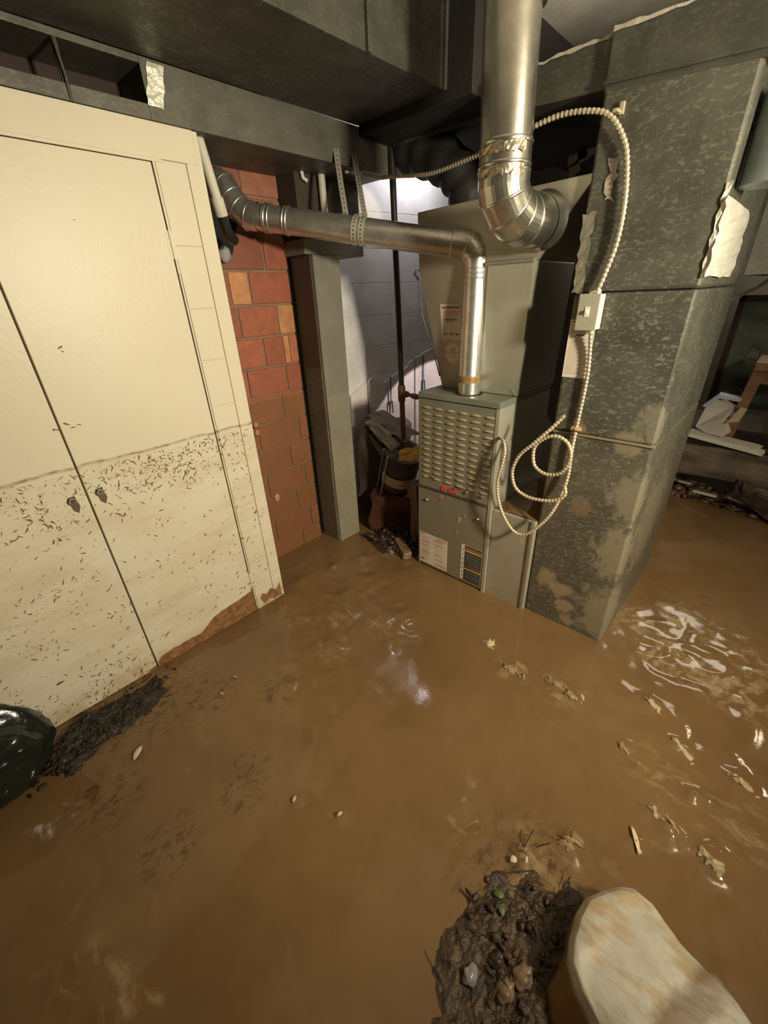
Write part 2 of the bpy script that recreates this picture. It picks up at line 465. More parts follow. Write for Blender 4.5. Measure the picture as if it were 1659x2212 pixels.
# ================================================================== STRUCTURE
# ---- floor: wet mud with low ridges and lumps
bumps = [(-1.703, .938, .05, .006), (-1.765, 1.083, .05, .010), (-1.711, 1.294, .045, .013), (-1.65, 1.478, .045, .011), (-1.577, 1.665, .05, .012),
         (-1.209, .859, .06, .009), (-1.196, .555, .055, .012), (-1.30, .56, .03, .006), (-1.101, 1.25, .09, .006), (-1.005, 1.035, .05, .003), (-.661, 1.37, .022, .010),
         (-.513, 1.296, .03, .006), (-.45, 1.29, .02, .006), (-.32, 1.33, .03, .010), (-.25, 1.32, .035, .011), (-.01, 1.501, .03, .011), (.111, 1.375, .03, .01),
         (.121, 1.062, .035, .012), (.16, 1.04, .03, .012), (.09, .95, .02, .008), (.267, 1.047, .04, .014), (.288, 1.359, .04, .012), (-1.404, .455, .03, .008),
         (-.785, .326, .02, .008), (-.637, .393, .014, .008), (-.893, -.287, .05, .008), (-.75, -.242, .05, .008), (-1.315, -.086, .05, .010), (-.163, .691, .03, .01),
         (-.055, .804, .04, .012), (-1.4, .34, .025, .008), (-1.0, .2, .12, .004), (-.02, 1.25, .02, .008), (0.03, 1.19, .02, .009), (.19, 1.21, .03, .012)]


def axis(lo, hi, n0, n1, fine, coarse):
    out = []; x = lo
    while x < hi:
        out.append(x); x += fine if n0 <= x < n1 else coarse
    out.append(hi); return out


XS = axis(-4.3, 3.0, -2.2, .9, .017, .09); YS = axis(-2.4, 6.2, -.6, 2.6, .017, .09)


def floor_h(x, y):
    h = .004 * noise.noise(Vector((x * 1.1, y * 1.1, 0))) + .0022 * noise.noise(Vector((x * 4, y * 4, 3)))
    rough_zone = math.exp(-((x - .06) ** 2 / .10 + (y - 1.85) ** 2 / .10)) + .9 * math.exp(-((x + 1.08) ** 2 / .025 + (y - 1.16) ** 2 / .02))
    rough_zone += .8 * math.exp(-((x + 1.5) ** 2 / .08 + (y - 1.2) ** 2 / .12)) + .5 * math.exp(-((x + 1.15) ** 2 / .1 + (y - .7) ** 2 / .06)) + .6 * math.exp(-((x - .2) ** 2 / .08 + (y - 1.2) ** 2 / .15)) + .8 * math.exp(-((x + .1) ** 2 / .05 + (y - .68) ** 2 / .04))
    q = Vector((x * 13, y * 13, 1.3)); q += Vector((noise.noise(q * .6), noise.noise(q * .6 + Vector((5, 5, 5))), 0)) * 1.5
    h += rough_zone * .013 * (noise.noise(q) + .4 * noise.noise(q * 2.3))
    for bx, by, s, a in bumps:
        d2 = (x - bx) ** 2 + (y - by) ** 2
        if d2 < 9 * s * s: h += 1.5 * a * math.exp(-d2 / (s * s)) * (1 + .9 * noise.noise(Vector((x * 30, y * 30, 7))))
    if y > 3.0: h += .02 * noise.noise(Vector((x * 3, y * 3, 9)))
    return h


vs = [(x, y, floor_h(x, y)) for y in YS for x in XS]
nx = len(XS)
fs = [(j * nx + i, j * nx + i + 1, (j + 1) * nx + i + 1, (j + 1) * nx + i) for j in range(len(YS) - 1) for i in range(nx - 1)]
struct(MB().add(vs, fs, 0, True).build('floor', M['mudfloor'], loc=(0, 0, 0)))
struct(MB().box((-4.3, -2.4, 2.5), (3.0, 6.2, 2.6)).build('ceiling', M['ceil']))
struct(MB().box((3.0, -2.4, -.05), (3.1, 6.2, 2.6)).build('wall_right', M['dimwall']))
struct(MB().box((-4.3, -2.5, -.05), (3.1, -2.4, 2.6)).build('wall_front', M['dimwall']))
struct(MB().box((-.9, 5.0, -.05), (3.0, 5.1, 2.5)).build('wall_rear', M['dimwall']))

# ---- white painted block wall at the back, seen between pillar and furnace
WQ = Vector((-2.07, 2.45, 0)); WU = Vector((.228, 1, 0)).normalized(); WN = Vector((1, -.228, 0)).normalized()


def W(u, off, z): return WQ + WU * u + WN * off + Vector((0, 0, z))


bw = MB()
for k in range(-9, 6):
    z0, z1 = max(-.05, 1.577 + k * .19 + .001), min(2.5, 1.577 + (k + 1) * .19 - .001)
    if z1 <= z0: continue
    bw.obox(W(.35, -.05, (z0 + z1) / 2), WU * 2.4, WN * .10, (0, 0, z1 - z0))
bw.obox(W(.35, -.06, 1.22), WU * 2.4, WN * .114, (0, 0, 2.55))
struct(bw.build('wall_back', M['backwall'], bevel=.002))
struct(MB().box((-2.0, 3.55, -.05), (-.9, 3.65, 2.5)).build('wall_back_end', M['dark']))
struct(MB().box((-1.0, 3.66, -.05), (-.9, 5.0, 2.5)).build('wall_partition', M['dark']))

# ---- clay tile wall (real courses)
tb = MB(); cols = []
TZ = 2.18; ch = .1525; row = 0; z = TZ
X0 = -2.09
rows = []
ztop = 2.2445 - .0
k = 0
zz = 1.63 + 4 * ch
specials = {5: [(1.125, 1.15, 'r'), (1.16, 1.262, 'o'), (1.272, 1.51, 'r')], 6: [(.95, 1.17, 'r'), (1.18, 1.40, 'r'), (1.41, 1.51, 'o')],
            7: [(.95, 1.09, 'r'), (1.10, 1.285, 'r'), (1.295, 1.415, 'r'), (1.42, 1.455, 'o'), (1.46, 1.51, 'r2')], 8: [(.95, 1.155, 'r'), (1.165, 1.405, 'r'), (1.415, 1.51, 'r')],
            4: [(.95, 1.10, 'r'), (1.11, 1.37, 'd'), (1.38, 1.51, 'r')], 3: [(.95, 1.2, 'd'), (1.21, 1.40, 'd'), (1.41, 1.51, 'd')], 2: [(.95, 1.30, 'd'), (1.31, 1.51, 'd2')]}
tint = {'r': (.39, .118, .062), 'r2': (.46, .17, .085), 'o': (.62, .29, .12), 'd': (.30, .10, .06), 'd2': (.42, .17, .10)}
tints = []
for r_ in range(0, 16):
    z1 = zz - (r_ - 1) * ch; z0 = z1 - ch + .011
    if z0 < -.15: break
    segs = specials.get(r_)
    if not segs:
        o = 0 if r_ % 2 else .15; segs = []; y = .80 + o * .6
        while y < 1.51:
            segs.append((y, min(1.51, y + .27), 'r')); y += .28
    for a, b, t in segs:
        c = tint[t]; j = random.uniform(.82, 1.15); n0 = len(tb.v)
        if a > .85 and segs[0][0] == a: a = .7
        tb.box((X0 - .09, a, max(z0, -.05)), (X0 + random.uniform(0, .003), b, z1)); tints.append((n0, len(tb.v), tuple(x * j for x in c)))
tw = tb.build('wall_left', M['brick'], bevel=.004, loc=(0, 0, 0))
ca = tw.data.color_attributes.new('tint', 'FLOAT_COLOR', 'POINT')
for a, b, c in tints:
    for i in range(a, b): ca.data[i].color = (*c, 1)
struct(tw)
struct(MB().box((X0 - .10, .5, -.05), (X0 - .007, 1.507, 2.3)).build('wall_left_mortar', M['mortar']))

# ---- closet wall with double doors
XD = -1.741
cw = MB()
cw.box((XD - .10, -2.0, 1.935), (XD, .93, 2.031))                 # header
cw.box((XD - .10, -2.0, 0), (XD, -.90, 1.935))
cw.box((XD - .10, .772, -.02), (XD - .006, .93, 1.935))            # plank backing
for a, b in ((-.02, .30), (.303, .62), (.623, .93), (.933, 1.108), (1.111, 1.292), (1.295, 1.481), (1.484, 1.687), (1.69, 1.933)):
    cw.box((XD - .02, .778, a), (XD, .883, b))
cw.box((XD - .02, .886, -.02), (XD + .0015, .93, 1.935))
cw.box((XD - .10, -2.0, -.02), (XD - .06, .772, 1.935))
struct(cw.build('wall_closet', M['door'], bevel=.0015))
tr = MB().box((XD - .11, .9305, -.02), (XD - .002, .948, 2.03))
struct(tr.build('trim_1', M['door'], bevel=.002))
tr = MB().box((XD - .004, -.35, 1.925), (XD + .003, .80, 1.935)).box((XD - .004, .768, 1.6), (XD + .002, .776, 1.935))
struct(tr.build('trim_2', M['door'], bevel=.001))
YG = .2415


def door(n, y0, y1, hy, lab):
    r = MB().box((XD - .035, y0 + .003, .004), (XD, y1 - .003, 1.923)).build(f'door_{n}', M['door'], bevel=.002)
    struct(r); return r


def child(root, mb, name, mats, bevel=0):
    me_o = mb.build(name, mats, loc=tuple(root.location), bevel=bevel); me_o.parent = root; me_o.location = (0, 0, 0); return me_o


d1 = door(1, -.29, YG, .192, ''); d2 = door(2, YG, .767, .282, '')
d0 = door(3, -.90, -.295, 0, '')
for d, y, zc in ((d1, .192, .894), (d2, .282, .898)):
    k = MB().tube([(XD, y, zc), (XD + .018, y, zc), (XD + .020, y, zc), (XD + .024, y, zc)], [.006, .006, .013, .009], 14)
    k.tube([(XD + .001, y, zc), (XD + .003, y, zc)], .013, 14)
    child(d, k, 'knob', M['screw'])
    # silt run below each knob
    poly = [(XD + .0002, y - .012, zc + .01), (XD + .0002, y + .012, zc + .012), (XD + .0002, y + .017, zc - .03), (XD + .0002, y + .006, zc - .055), (XD + .0002, y - .008, zc - .04)]
    child(d, MB().prism(poly, (.0008, 0, 0)), 'silt_run', mat('dark_silt', (.13, .085, .045), .6))
for zc in (1.69, .20):
    h = MB()
    for i in range(3): h.tube([(XD + .003, .768, zc - .042 + i * .029), (XD + .003, .768, zc - .042 + i * .029 + .026)], .004, 8)
    h.box((XD - .001, .755, zc - .043), (XD + .0012, .781, zc + .043))
    child(d2, h, 'hinge', M['door'])


def peel(y0, y1, tops, root):
    poly = [(XD + .0006, y0, .003)] + [(XD + .0006, y, z) for y, z in tops] + [(XD + .0006, y1, .003)]
    return child(root, MB().prism(poly, (.0012, 0, 0)), 'bare_veneer', M['peel'])


def jag(pts, amp=.003, step=.012):
    out = []
    for (y0, z0), (y1, z1) in zip(pts, pts[1:]):
        n = max(1, int(abs(y1 - y0) / step))
        for i in range(n):
            t = i / n; out.append((y0 + (y1 - y0) * t, z0 + (z1 - z0) * t + random.uniform(-amp, amp)))
    out.append(pts[-1]); return out


peel(.248, .762, jag([(.248, .03), (.27, .055), (.33, .060), (.40, .058), (.46, .053), (.50, .075), (.54, .105), (.60, .118), (.70, .128), (.762, .135)]), d2)
peel(.19, .238, jag([(.19, .008), (.215, .018), (.238, .022)]), d1)
cwo = bpy.data.objects['wall_closet']
po = [(XD + .0017, .80, .06), (XD + .0017, .815, .085), (XD + .0017, .84, .065), (XD + .0017, .87, .09), (XD + .0017, .9, .06), (XD + .0017, .93, .095), (XD + .0017, .93, .01), (XD + .0017, .88, .012), (XD + .0017, .85, .03), (XD + .0017, .82, .012)]
child(cwo, MB().prism(po, (.0012, 0, 0)), 'bare_veneer', M['peel'])

# crisp flecks of dried mud and leaf litter stuck on the lower doors
fl = MB(); rr = random.Random(3)


def fleck(y, z, L, wd, ang, xo=.0004):
    c, s = math.cos(ang), math.sin(ang); P = []
    for a, b in ((-1, 0), (-.4, .5), (.5, .45), (1, -.1), (.3, -.5), (-.5, -.4)):
        a *= L * rr.uniform(.7, 1.1); b *= wd * rr.uniform(.6, 1.3)
        P.append((XD + xo, y + a * c - b * s, z + a * s + b * c))
    fl.prism(P, (rr.uniform(.0006, .002), 0, 0))


def dens_ok(y, z):
    d = .10
    if z > .80: d = .30 + .5 * max(0, (z - .85) / .13)
    if z < .16: d = .35
    if .40 < y < .66 and z > .86: d = .95
    d *= .35 + 1.5 * max(0, noise.noise(Vector((y * 6, z * 6, 4))) + .35)
    return rr.random() < d


cnt = 0
while cnt < 1500:
    y = rr.uniform(-.3, .92); z = rr.uniform(.01, .985)
    if abs(y - YG) < .006 or abs(y - .77) < .008: continue
    if z < .14 and y > .24: continue
    if not dens_ok(y, z): continue
    s = rr.random() ** 2.2
    fleck(y, z, .0024 + .0105 * s, .0010 + .0034 * s, rr.choice([-.6, .5, -1.2, .9]) + rr.uniform(-.5, .5)); cnt += 1
for y, z, L, wd in ((-.083, .193, .018, .010), (.312, .788, .018, .006), (.325, .775, .02, .004), (.328, 1.393, .010, .005), (.33, 1.38, .006, .004), (.264, 1.155, .012, .006), (.28, 1.14, .01, .004),
                    (.235, 1.142, .010, .004), (.30, 1.145, .008, .003), (.485, 1.744, .007, .0015), (.225, 1.145, .004, .008), (.779, .965, .006, .012), (.785, .93, .004, .014), (.772, .90, .005, .006)):
    fleck(y, z, L, wd, rr.uniform(-.6, .6))
tag(fl.build('mud_flecks', mat('dried_mud_fleck', (.17, .11, .055), .6)), 'dried dark mud and leaf flecks stuck over the lower cream closet doors', 'mud flecks', kind='stuff')

# ---- dark board wall over the lintel, and pillar
struct(MB().box((-2.2, 1.515, 1.765), (-1.955, 1.93, 2.18)).build('wall_left_infill', M['dark']))
pil = MB().box((-2.30, 1.548, -.02), (-1.917, 1.726, 1.70))
po_ = pil.build('masonry_pillar', M['pillar'], bevel=.004)
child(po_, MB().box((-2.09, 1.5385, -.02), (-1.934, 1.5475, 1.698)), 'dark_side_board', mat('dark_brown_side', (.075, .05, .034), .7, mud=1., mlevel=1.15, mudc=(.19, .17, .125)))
tag(po_, 'grey painted masonry pillar standing in the mud beside the red tile wall', 'pillar')
lin = MB().box((-2.30, 1.50, 1.70), (-1.917, 1.912, 1.765))
tag(lin.build('lintel', M['pillar'], bevel=.003), 'grey lintel beam resting on the masonry pillar, under the flue pipe', 'beam')

# ================================================================== DUCTS OVERHEAD
# soffit duct above the closet, with register opening
root = empty('soffit_duct', (XD, .5, 2.033))
tag(root, 'long low grey duct box above the closet doors with an open register slot', 'duct')
b = MB(); zA, zB = 2.033, 2.185
b.box((-2.09, -1.6, zA), (XD, .80, zA + .04)); b.box((-2.09, -1.6, zB - .018), (XD, .80, zB)); b.box((-2.09, .80, zA), (XD, 1.97, zB)); b.box((-2.09, -1.6, zA), (XD, -.1, zB))
b.build('duct_body', M['soffit'], root, .002)
MB().box((-2.0, -.1, zA + .04), (-1.93, .80, zB - .018)).build('inner_panel', mat('brown_duct_interior', (.03, .016, .010), .7), root)
g = MB().box((XD - .012, .57, zA + .035), (XD - .004, .583, zB - .015)).tube([(XD - .002, .576, zA - .0), (XD + .003, .578, zA + .05), (XD + .001, .574, zB - .02)], .005, 8)
g.build('register_divider', M['trunk'], root)
t = MB(); rr = random.Random(5)
vs = []; fs = []
for i in range(9):
    for j in range(4):
        vs.append((XD + .002 + rr.uniform(0, .004), .795 + j * .017 + rr.uniform(-.003, .003) + i * .0035, zA + .035 + i * .0135))
for i in range(8):
    for j in range(3): fs.append((i * 4 + j, i * 4 + j + 1, (i + 1) * 4 + j + 1, (i + 1) * 4 + j))
t.add(vs, fs); t.build('foil_tape', M['tape'], root)

root = empty('trunk_duct', (-1.5, .5, 2.186))
tag(root, 'large dark galvanized trunk duct under the ceiling, left of the wide round duct', 'duct')
MB().box((-1.741, -2.0, 2.186), (-1.265, 1.74, 2.5)).build('duct_body', M['trunk'], root, .003)
for y_ in (1.318, 1.726): MB().box((-1.268, y_, 2.184), (-1.252, y_ + .016, 2.5)).build('standing_seam', M['trunk'], root, .001)
root = empty('duct_transition', (-1.35, 2.2, 2.11))
tag(root, 'black shadowed duct section between the trunk duct and the furnace plenum', 'duct')
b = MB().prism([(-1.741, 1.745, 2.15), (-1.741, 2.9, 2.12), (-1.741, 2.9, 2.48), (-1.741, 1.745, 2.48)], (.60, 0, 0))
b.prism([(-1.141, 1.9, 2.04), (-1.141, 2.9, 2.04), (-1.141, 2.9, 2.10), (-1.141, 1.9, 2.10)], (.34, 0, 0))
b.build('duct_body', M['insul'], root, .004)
MB().obox((-1.45, 1.95, 2.14), (.5, .02, 0), (-.01, .012, 0), (0, 0, .012)).build('cross_seam', M['trunk'], root)
# insulated flexible duct sagging onto the plenum
p = spline([(-1.98, 2.05, 2.22), (-1.86, 2.04, 2.18), (-1.70, 2.03, 2.135), (-1.54, 2.03, 2.085), (-1.42, 2.04, 2.02), (-1.34, 2.05, 1.93), (-1.32, 2.05, 1.835)], .02)
p2 = MB().tube(p, [.095 + .006 * math.sin(i * 1.3) for i in range(len(p))], 24)
tag(p2.build('insulated_flex_duct', M['insul']), 'black wrapped flexible duct drooping beside the top of the plenum', 'duct')

# round supply duct
root = empty('round_supply_duct', (-.842, 1.5, 1.60))
tag(root, 'wide bright round duct rising from the plenum front to the ceiling', 'round duct')
cx, cy = -.845, 1.50; r0 = .080
MB().tube([(cx, cy, 1.80), (cx, cy, 1.83), (cx - .012, cy, 2.15), (cx - .02, cy, 2.5)], [r0, r0, r0, r0], 40, caps=False).build('vertical_pipe', M['pipe2'], root)
el = []; rad = []
for i in range(17):
    a = i / 16 * math.pi / 2; el.append((cx + .03 * (i / 16) ** 1.4, cy + .125 * (1 - math.cos(a)), 1.80 - .085 * math.sin(a))); rad.append(r0 + .0015)
el += [(cx + .038, cy + .19, 1.716), (cx + .04, cy + .235, 1.720)]; rad += [r0 + .002] * 2
e = MB()
# segmented (gored) elbow
idx = [0, 3, 7, 11, 15, 18]
ep = [(cx, cy, 1.83)] + [el[i] for i in idx]
e.tube(ep, r0 + .0015, 40, caps=False, smooth=False)
eo = e.build('elbow', M['pipe2'], root)
for p in eo.data.polygons: p.use_smooth = False
for zc, rr_, hh in ((1.835, .0035, .006), (1.85, .003, .005), (1.905, .0025, .006), (2.215, .003, .012)):
    MB().tube([(cx, cy, zc - hh), (cx, cy, zc), (cx, cy, zc + hh)], [r0, r0 + rr_, r0], 40, caps=False).build('crimp_ring', M['pipe2'], root)
for i in idx[1:-1]:
    a, q = Vector(el[i - 1]), Vector(el[i + 1]); d = (q - a).normalized(); c = Vector(el[i])
    MB().tube([c - d * .005, c, c + d * .005], [r0 + .001, r0 + .005, r0 + .001], 40, caps=False).build('crimp_ring', M['pipe2'], root)
MB().tube([(cx + .038, 1.69, 1.717), (cx + .039, 1.715, 1.718), (cx + .04, 1.735, 1.720)], [r0 + .003, r0 + .005, r0 + .014], 40, caps=False).build('collar', M['pipe2'], root)
tp = MB()
rr = random.Random(8)
for zc in (1.885, 1.83):
    vs = []; fs = []
    for i in range(22):
        a = -2.5 + i * .105
        for j in range(4): q = r0 + .0022 + rr.uniform(0, .003); vs.append((cx + q * math.cos(a), cy + q * math.sin(a), zc + (j - 1.5) * .009 + rr.uniform(-.004, .004)))
    for i in range(21):
        for j in range(3): fs.append((i * 4 + j, (i + 1) * 4 + j, (i + 1) * 4 + j + 1, i * 4 + j + 1))
    tp.add(vs, fs)
tp.build('foil_tape', mat('tarnished_tape', (.50, .42, .30), .3, .8, bmp=.6), root)
# long seam strip
MB().box((cx - .035, cy - .0735, 1.82), (cx - .030, cy - .071, 2.5)).build('lock_seam', M['pipe2'], root)

# return trunk over the return duct
root = empty('overhead_duct', (-.3, 1.9, 2.02))
tag(root, 'dark galvanized overhead duct running across the top right above the return duct', 'duct')
MB().prism([(-.648, 1.712, 2.02), (.6, 1.712, 1.925), (.6, 1.712, 2.12), (-.648, 1.712, 2.153)], (0, .75, 0)).build('duct_body', M['trunk'], root, .003)
MB().prism([(-1.04, 1.74, 2.06), (-.65, 1.74, 2.035), (-.65, 1.74, 2.152), (-1.04, 1.74, 2.155)], (0, .6, 0)).build('duct_offset', M['trunk'], root, .003)
MB().prism([(-.65, 1.706, 2.045), (.6, 1.706, 1.951), (.6, 1.706, 1.945), (-.65, 1.706, 2.037)], (0, .01, 0)).build('standing_seam', M['trunk'], root)
tf = MB(); rr = random.Random(2); vs = []; fs = []
n = 60
for i in range(n):
    x = -1.02 + i * .022
    for j in range(2): vs.append((x, 1.737 + (-.028 if x > -.65 else 0), 2.150 - .027 * max(0, x + .65) + j * (.004 + rr.uniform(0, .007)) + rr.uniform(-.003, .003)))
for i in range(n - 1): fs.append((2 * i, 2 * i + 2, 2 * i + 3, 2 * i + 1))
tf.add(vs, fs).build('taped_edge', mat('pale_edge_tape', (.42, .38, .30), .6, bmp=.5), root)
ins = MB()
for x0, x1, z0, z1 in ((-.99, -.93, 1.935, 1.975), (-.95, -.87, 1.955, 1.985), (-.85, -.78, 1.985, 2.0), (-.98, -.96, 1.90, 1.94)):
    ins.obox(((x0 + x1) / 2, 2.35, (z0 + z1) / 2 + .06), (x1 - x0 + .02, 0, .02), (0, .01, 0), (-.01, 0, z1 - z0))
tag(ins.build('torn_insulation_facing', M['pink']), 'scraps of pale torn insulation facing in the black gap above the plenum', 'insulation')

# ================================================================== FURNACE
FX0, FX1, FY, FT = -1.342, -.878, 1.686, 1.062
root = empty('furnace', (-1.11, 1.95, 0))
tag(root, 'grey green upright gas furnace with louvered front, standing in wet mud', 'furnace')
FB = 2.22
b = MB().box((FX0, FY + .022, -.02), (FX1 - .022, FB, FT - .03), 0).box((FX1 - .022, FY + .02, -.02), (FX1, FB, FT - .001), 1)
b.box((FX1 - .020, FY - .001, -.02), (FX1 + .002, FY + .022, FT - .03), 1)
b.box((FX0 - .001, FY + .001, -.02), (FX0 + .006, FY + .022, FT - .03), 0)
b.build('cabinet', [M['furn'], M['furn_side']], root, .003)
MB().box((FX0 - .002, FY - .003, FT - .03), (FX1 + .002, FB, FT)).build('top_panel', M['furn'], root, .004)
ud = MB().box((FX0 + .007, FY, .545), (FX1 - .022, FY + .02, FT - .034))
for r_ in range(13):
    for c_ in range(6):
        x = -1.288 + c_ * .0725; z = .985 - r_ * .0318; hw = .0255; P = []
        ns = 6; top = []; out_ = []; 
        for i in range(ns + 1):
            t = i / ns * 2 - 1; d = .009 * math.sqrt(max(0, 1 - t * t)) ; hz = .009 * math.sqrt(max(0, 1 - .8 * t * t))
            top.append((x + t * hw, FY - .0003, z + hz)); out_.append((x + t * hw, FY - d, z))
        ud.add(top + out_, [(i, i + 1, ns + 2 + i, ns + 1 + i) for i in range(ns)], 1, True)
        ud.add(out_ + [(p[0], FY - .0002, z - .001) for p in out_], [(i, i + 1, ns + 2 + i, ns + 1 + i) for i in range(ns)], 2)
udo = ud.build('louvered_door', [M['furn'], M['louver'], M['navy']], root)
bd = MB()
c = (-1.168, FY - .0045, .563)
bd.tube([(c[0], FY - .0005, c[2]), (c[0], FY - .004, c[2])], .0165, 24)
bd.box((-1.135, FY - .003, .5515), (-1.082, FY - .0005, .5735))
text_mesh(bd, 'TRANE', .0185, (-1.133, FY - .0034, .556), (.78, 0, 0), (0, 0, 1), 1, .0006)
sub(udo, bd, 'maker_badge', [M['badge'], mat('badge_letter', (.55, .12, .10), .4)])
ld = MB().box((FX0 + .007, FY + .002, .012), (FX1 - .022, FY + .02, .532)).box((FX0 + .007, FY - .004, .534), (FX1 - .022, FY + .02, .542), 1)
ldo = ld.build('lower_door', [M['furn'], M['navy']], root, .002)
for x, z in ((-1.282, .462), (-.948, .448)):
    s = MB().tube([(x, FY + .002, z), (x, FY - .004, z), (x, FY - .009, z)], [.010, .010, .006], 14).box((x - .009, FY - .0095, z - .0012), (x + .009, FY - .0088, z + .0012), 1)
    sub(ldo, s, 'latch_screw', [M['screw'], M['hole']])


def label(x0, x1, z0, z1, y, lines, paper='paper', extra=None):
    """thin sticker on a face at y, printed with illegible lines; lines = (u0,u1,v,thick,mat index)"""
    b = MB().box((x0, y - .0012, z0), (x1, y, z1), 0)
    W, H = x1 - x0, z1 - z0
    for u0, u1, v, th, mi in lines:
        b.box((x0 + u0 * W, y - .0016, z1 - v * H - th), (x0 + u1 * W, y - .0011, z1 - v * H), mi)
    return b


rr = random.Random(11)
LM = [M['paper'], M['ink'], M['inklite'], M['red'], M['yellow'], M['navy'], mat('label_orange', (.55, .18, .06), .5)]
ls = [(.03, .20, .02, .005, 3), (.65, .96, .04, .004, 3)]
for col in (0, 1):
    v = .10
    while v < .93:
        u0 = .05 + col * .5
        if rr.random() < .14: ls.append((u0 + .02, u0 + .30, v, .004, 3)); v += .05; continue
        ls.append((u0, u0 + rr.uniform(.25, .40), v, .0015, 2)); v += .034
ls += [(.05, .18, .86, .010, 3), (.6, .95, .90, .005, 3)]
sub(ldo, label(-1.333, -1.131, .026, .236, FY + .0015, ls), 'warning_label', LM)
lb = label(-1.037, -.905, .032, .262, FY + .0015, [])
lb.box((-1.013, FY - .0004, .032), (-.905, FY + .0004, .262), 5)
for z, mi, th, x0 in ((.243, 6, .006, -1.01), (.235, 6, .003, -1.0), (.226, 4, .006, -1.013), (.206, 2, .001, -1.0), (.190, 2, .001, -1.0), (.176, 2, .0015, -1.0), (.160, 2, .001, -1.0), (.147, 2, .0015, -.98), (.128, 6, .003, -1.0), (.118, 6, .002, -.97), (.107, 4, .006, -1.013), (.09, 2, .001, -1.0), (.07, 2, .001, -.99), (.055, 2, .001, -1.0)):
    lb.box((x0, FY - .0009, z), (-.906 - (.0 if mi > 2 else .01), FY - .0003, z + th), mi)
for z in (.225, .195, .165, .135, .105, .075, .05): lb.box((-1.029, FY - .0001, z), (-1.020, FY + .0004, z + .008), 1)
sub(ldo, lb, 'wiring_label', LM)
# silt clots left on the doors
for x, z, sx, sz, seed in ((-1.06, .405, .014, .022, 1), (-1.185, .505, .016, .018, 2), (-1.14, .515, .014, .008, 3), (-1.03, .44, .012, .014, 4), (-1.075, .325, .006, .010, 5)):
    P = []; r2 = random.Random(seed)
    for i in range(10): a = i / 10 * 6.283; q = r2.uniform(.7, 1.15); P.append((x + sx * q * math.cos(a), FY + .0017, z + sz * q * math.sin(a)))
    sub(ldo, MB().prism(P, (0, -.0018, 0)), 'silt_clot', M['silt'] if seed in (1, 5) else mat('pink_silt', (.36, .20, .13), .6))
for x, z, sx, sz, seed in ((-1.055, .60, .022, .006, 6), (-1.02, .585, .008, .014, 7), (-1.24, .615, .02, .006, 8), (-.93, .585, .014, .006, 9), (-1.09, .585, .01, .004, 10)):
    P = []; r2 = random.Random(seed)
    for i in range(10): a = i / 10 * 6.283; q = r2.uniform(.6, 1.2); P.append((x + sx * q * math.cos(a), FY - .0098, z + sz * q * math.sin(a)))
    sub(udo, MB().prism(P, (0, .0115, 0)), 'silt_clot', mat('brown_silt', (.26, .18, .10), .6))

# plinth between furnace and return duct
root = empty('return_boot', (-.76, 1.95, 0))
tag(root, 'low zinc return boot box joining the furnace base to the tall duct', 'duct box')
MB().box((FX1 + .003, 1.70, -.02), (-.648, 2.3, .525)).build('box_body', M['furn_side'], root, .004)
MB().box((-.668, 1.692, -.02), (-.652, 1.70, .53)).build('corner_flange', M['plenum'], root, .002)
mp_ = MB(); vs = []; fs = []
for j in range(14):
    for i in range(8): vs.append((FX1 + .008 + i * .0315, 1.712 + j * .042, .5255 + .007 * max(0, 1 - abs(i - 3.5) / 3.6) + .003 * noise.noise(Vector((i * .7, j * .7, 0)))))
for j in range(13):
    for i in range(7): fs.append((j * 8 + i, j * 8 + i + 1, (j + 1) * 8 + i + 1, (j + 1) * 8 + i))
mp_.add(vs, fs, 0, True).build('mud_layer', M['mudfloor'], root)

# plenum
root = empty('supply_plenum', (-1.1, 1.85, FT))
tag(root, 'flared grey sheet metal plenum on top of the furnace with paper stickers', 'plenum')
PY = 1.76
front = [(-1.300, 1.83, FT + .001), (-.872, 1.83, FT + .001), (-.828, PY, 1.60), (-.632, PY - .02, 1.835), (-1.41, PY, 1.825), (-1.40, PY, 1.60)]
b = MB(); b.prism([front[0], front[1], front[2], front[5]], (0, .40, 0)); b.prism([front[5], front[2], front[3], front[4]], (0, .40, 0))
b.build('plenum_body', M['plenum'], root, .003)
# right gusset panel, light it catches put in its paler colour; folded crease
b = MB().prism([(-1.07, 1.8285, FT + .004), (-.874, 1.8285, FT + .004), (-.832, PY - .0015, 1.595), (-1.03, PY - .0015, 1.595)], (0, -.003, 0))
b.build('gusset_panel', mat('lit_plenum_panel', (.50, .50, .42), .38, .6, var=.12), root)
MB().prism([(-1.05, 1.822, 1.24), (-1.045, 1.818, 1.245), (-.878, 1.8255, FT + .006), (-.888, 1.8265, FT + .004)], (0, -.004, 0)).build('fold_crease', M['plenum'], root)
MB().tube([(-1.04, PY - .008, 1.602), (-.829, PY - .008, 1.602)], .008, 10).build('drive_cleat', M['plenum'], root)
MB().box((-1.404, PY - .004, 1.597), (-1.04, PY, 1.606)).build('seam_strip', M['plenum'], root)
slope = (PY - 1.83) / (1.60 - FT)


def yf(z): return 1.83 + slope * (z - FT) if z < 1.6 else PY


def slab(x0, x1, z0, z1, off=.0, th=.001):
    return [(x0, yf(z0) - off, z0), (x1, yf(z0) - off, z0), (x1, yf(z1) - off, z1), (x0, yf(z1) - off, z1)]


lb = MB(); X0_, X1_, Z0_, Z1_ = -1.287, -1.172, 1.300, 1.455
lb.prism(slab(X0_, X1_, Z0_, Z1_), (0, -.0012, 0))
rr = random.Random(4)


def inkline(x0, x1, z, th, mi): lb.prism(slab(x0, x1, z - th, z, .0012), (0, -.0004, 0), mi)


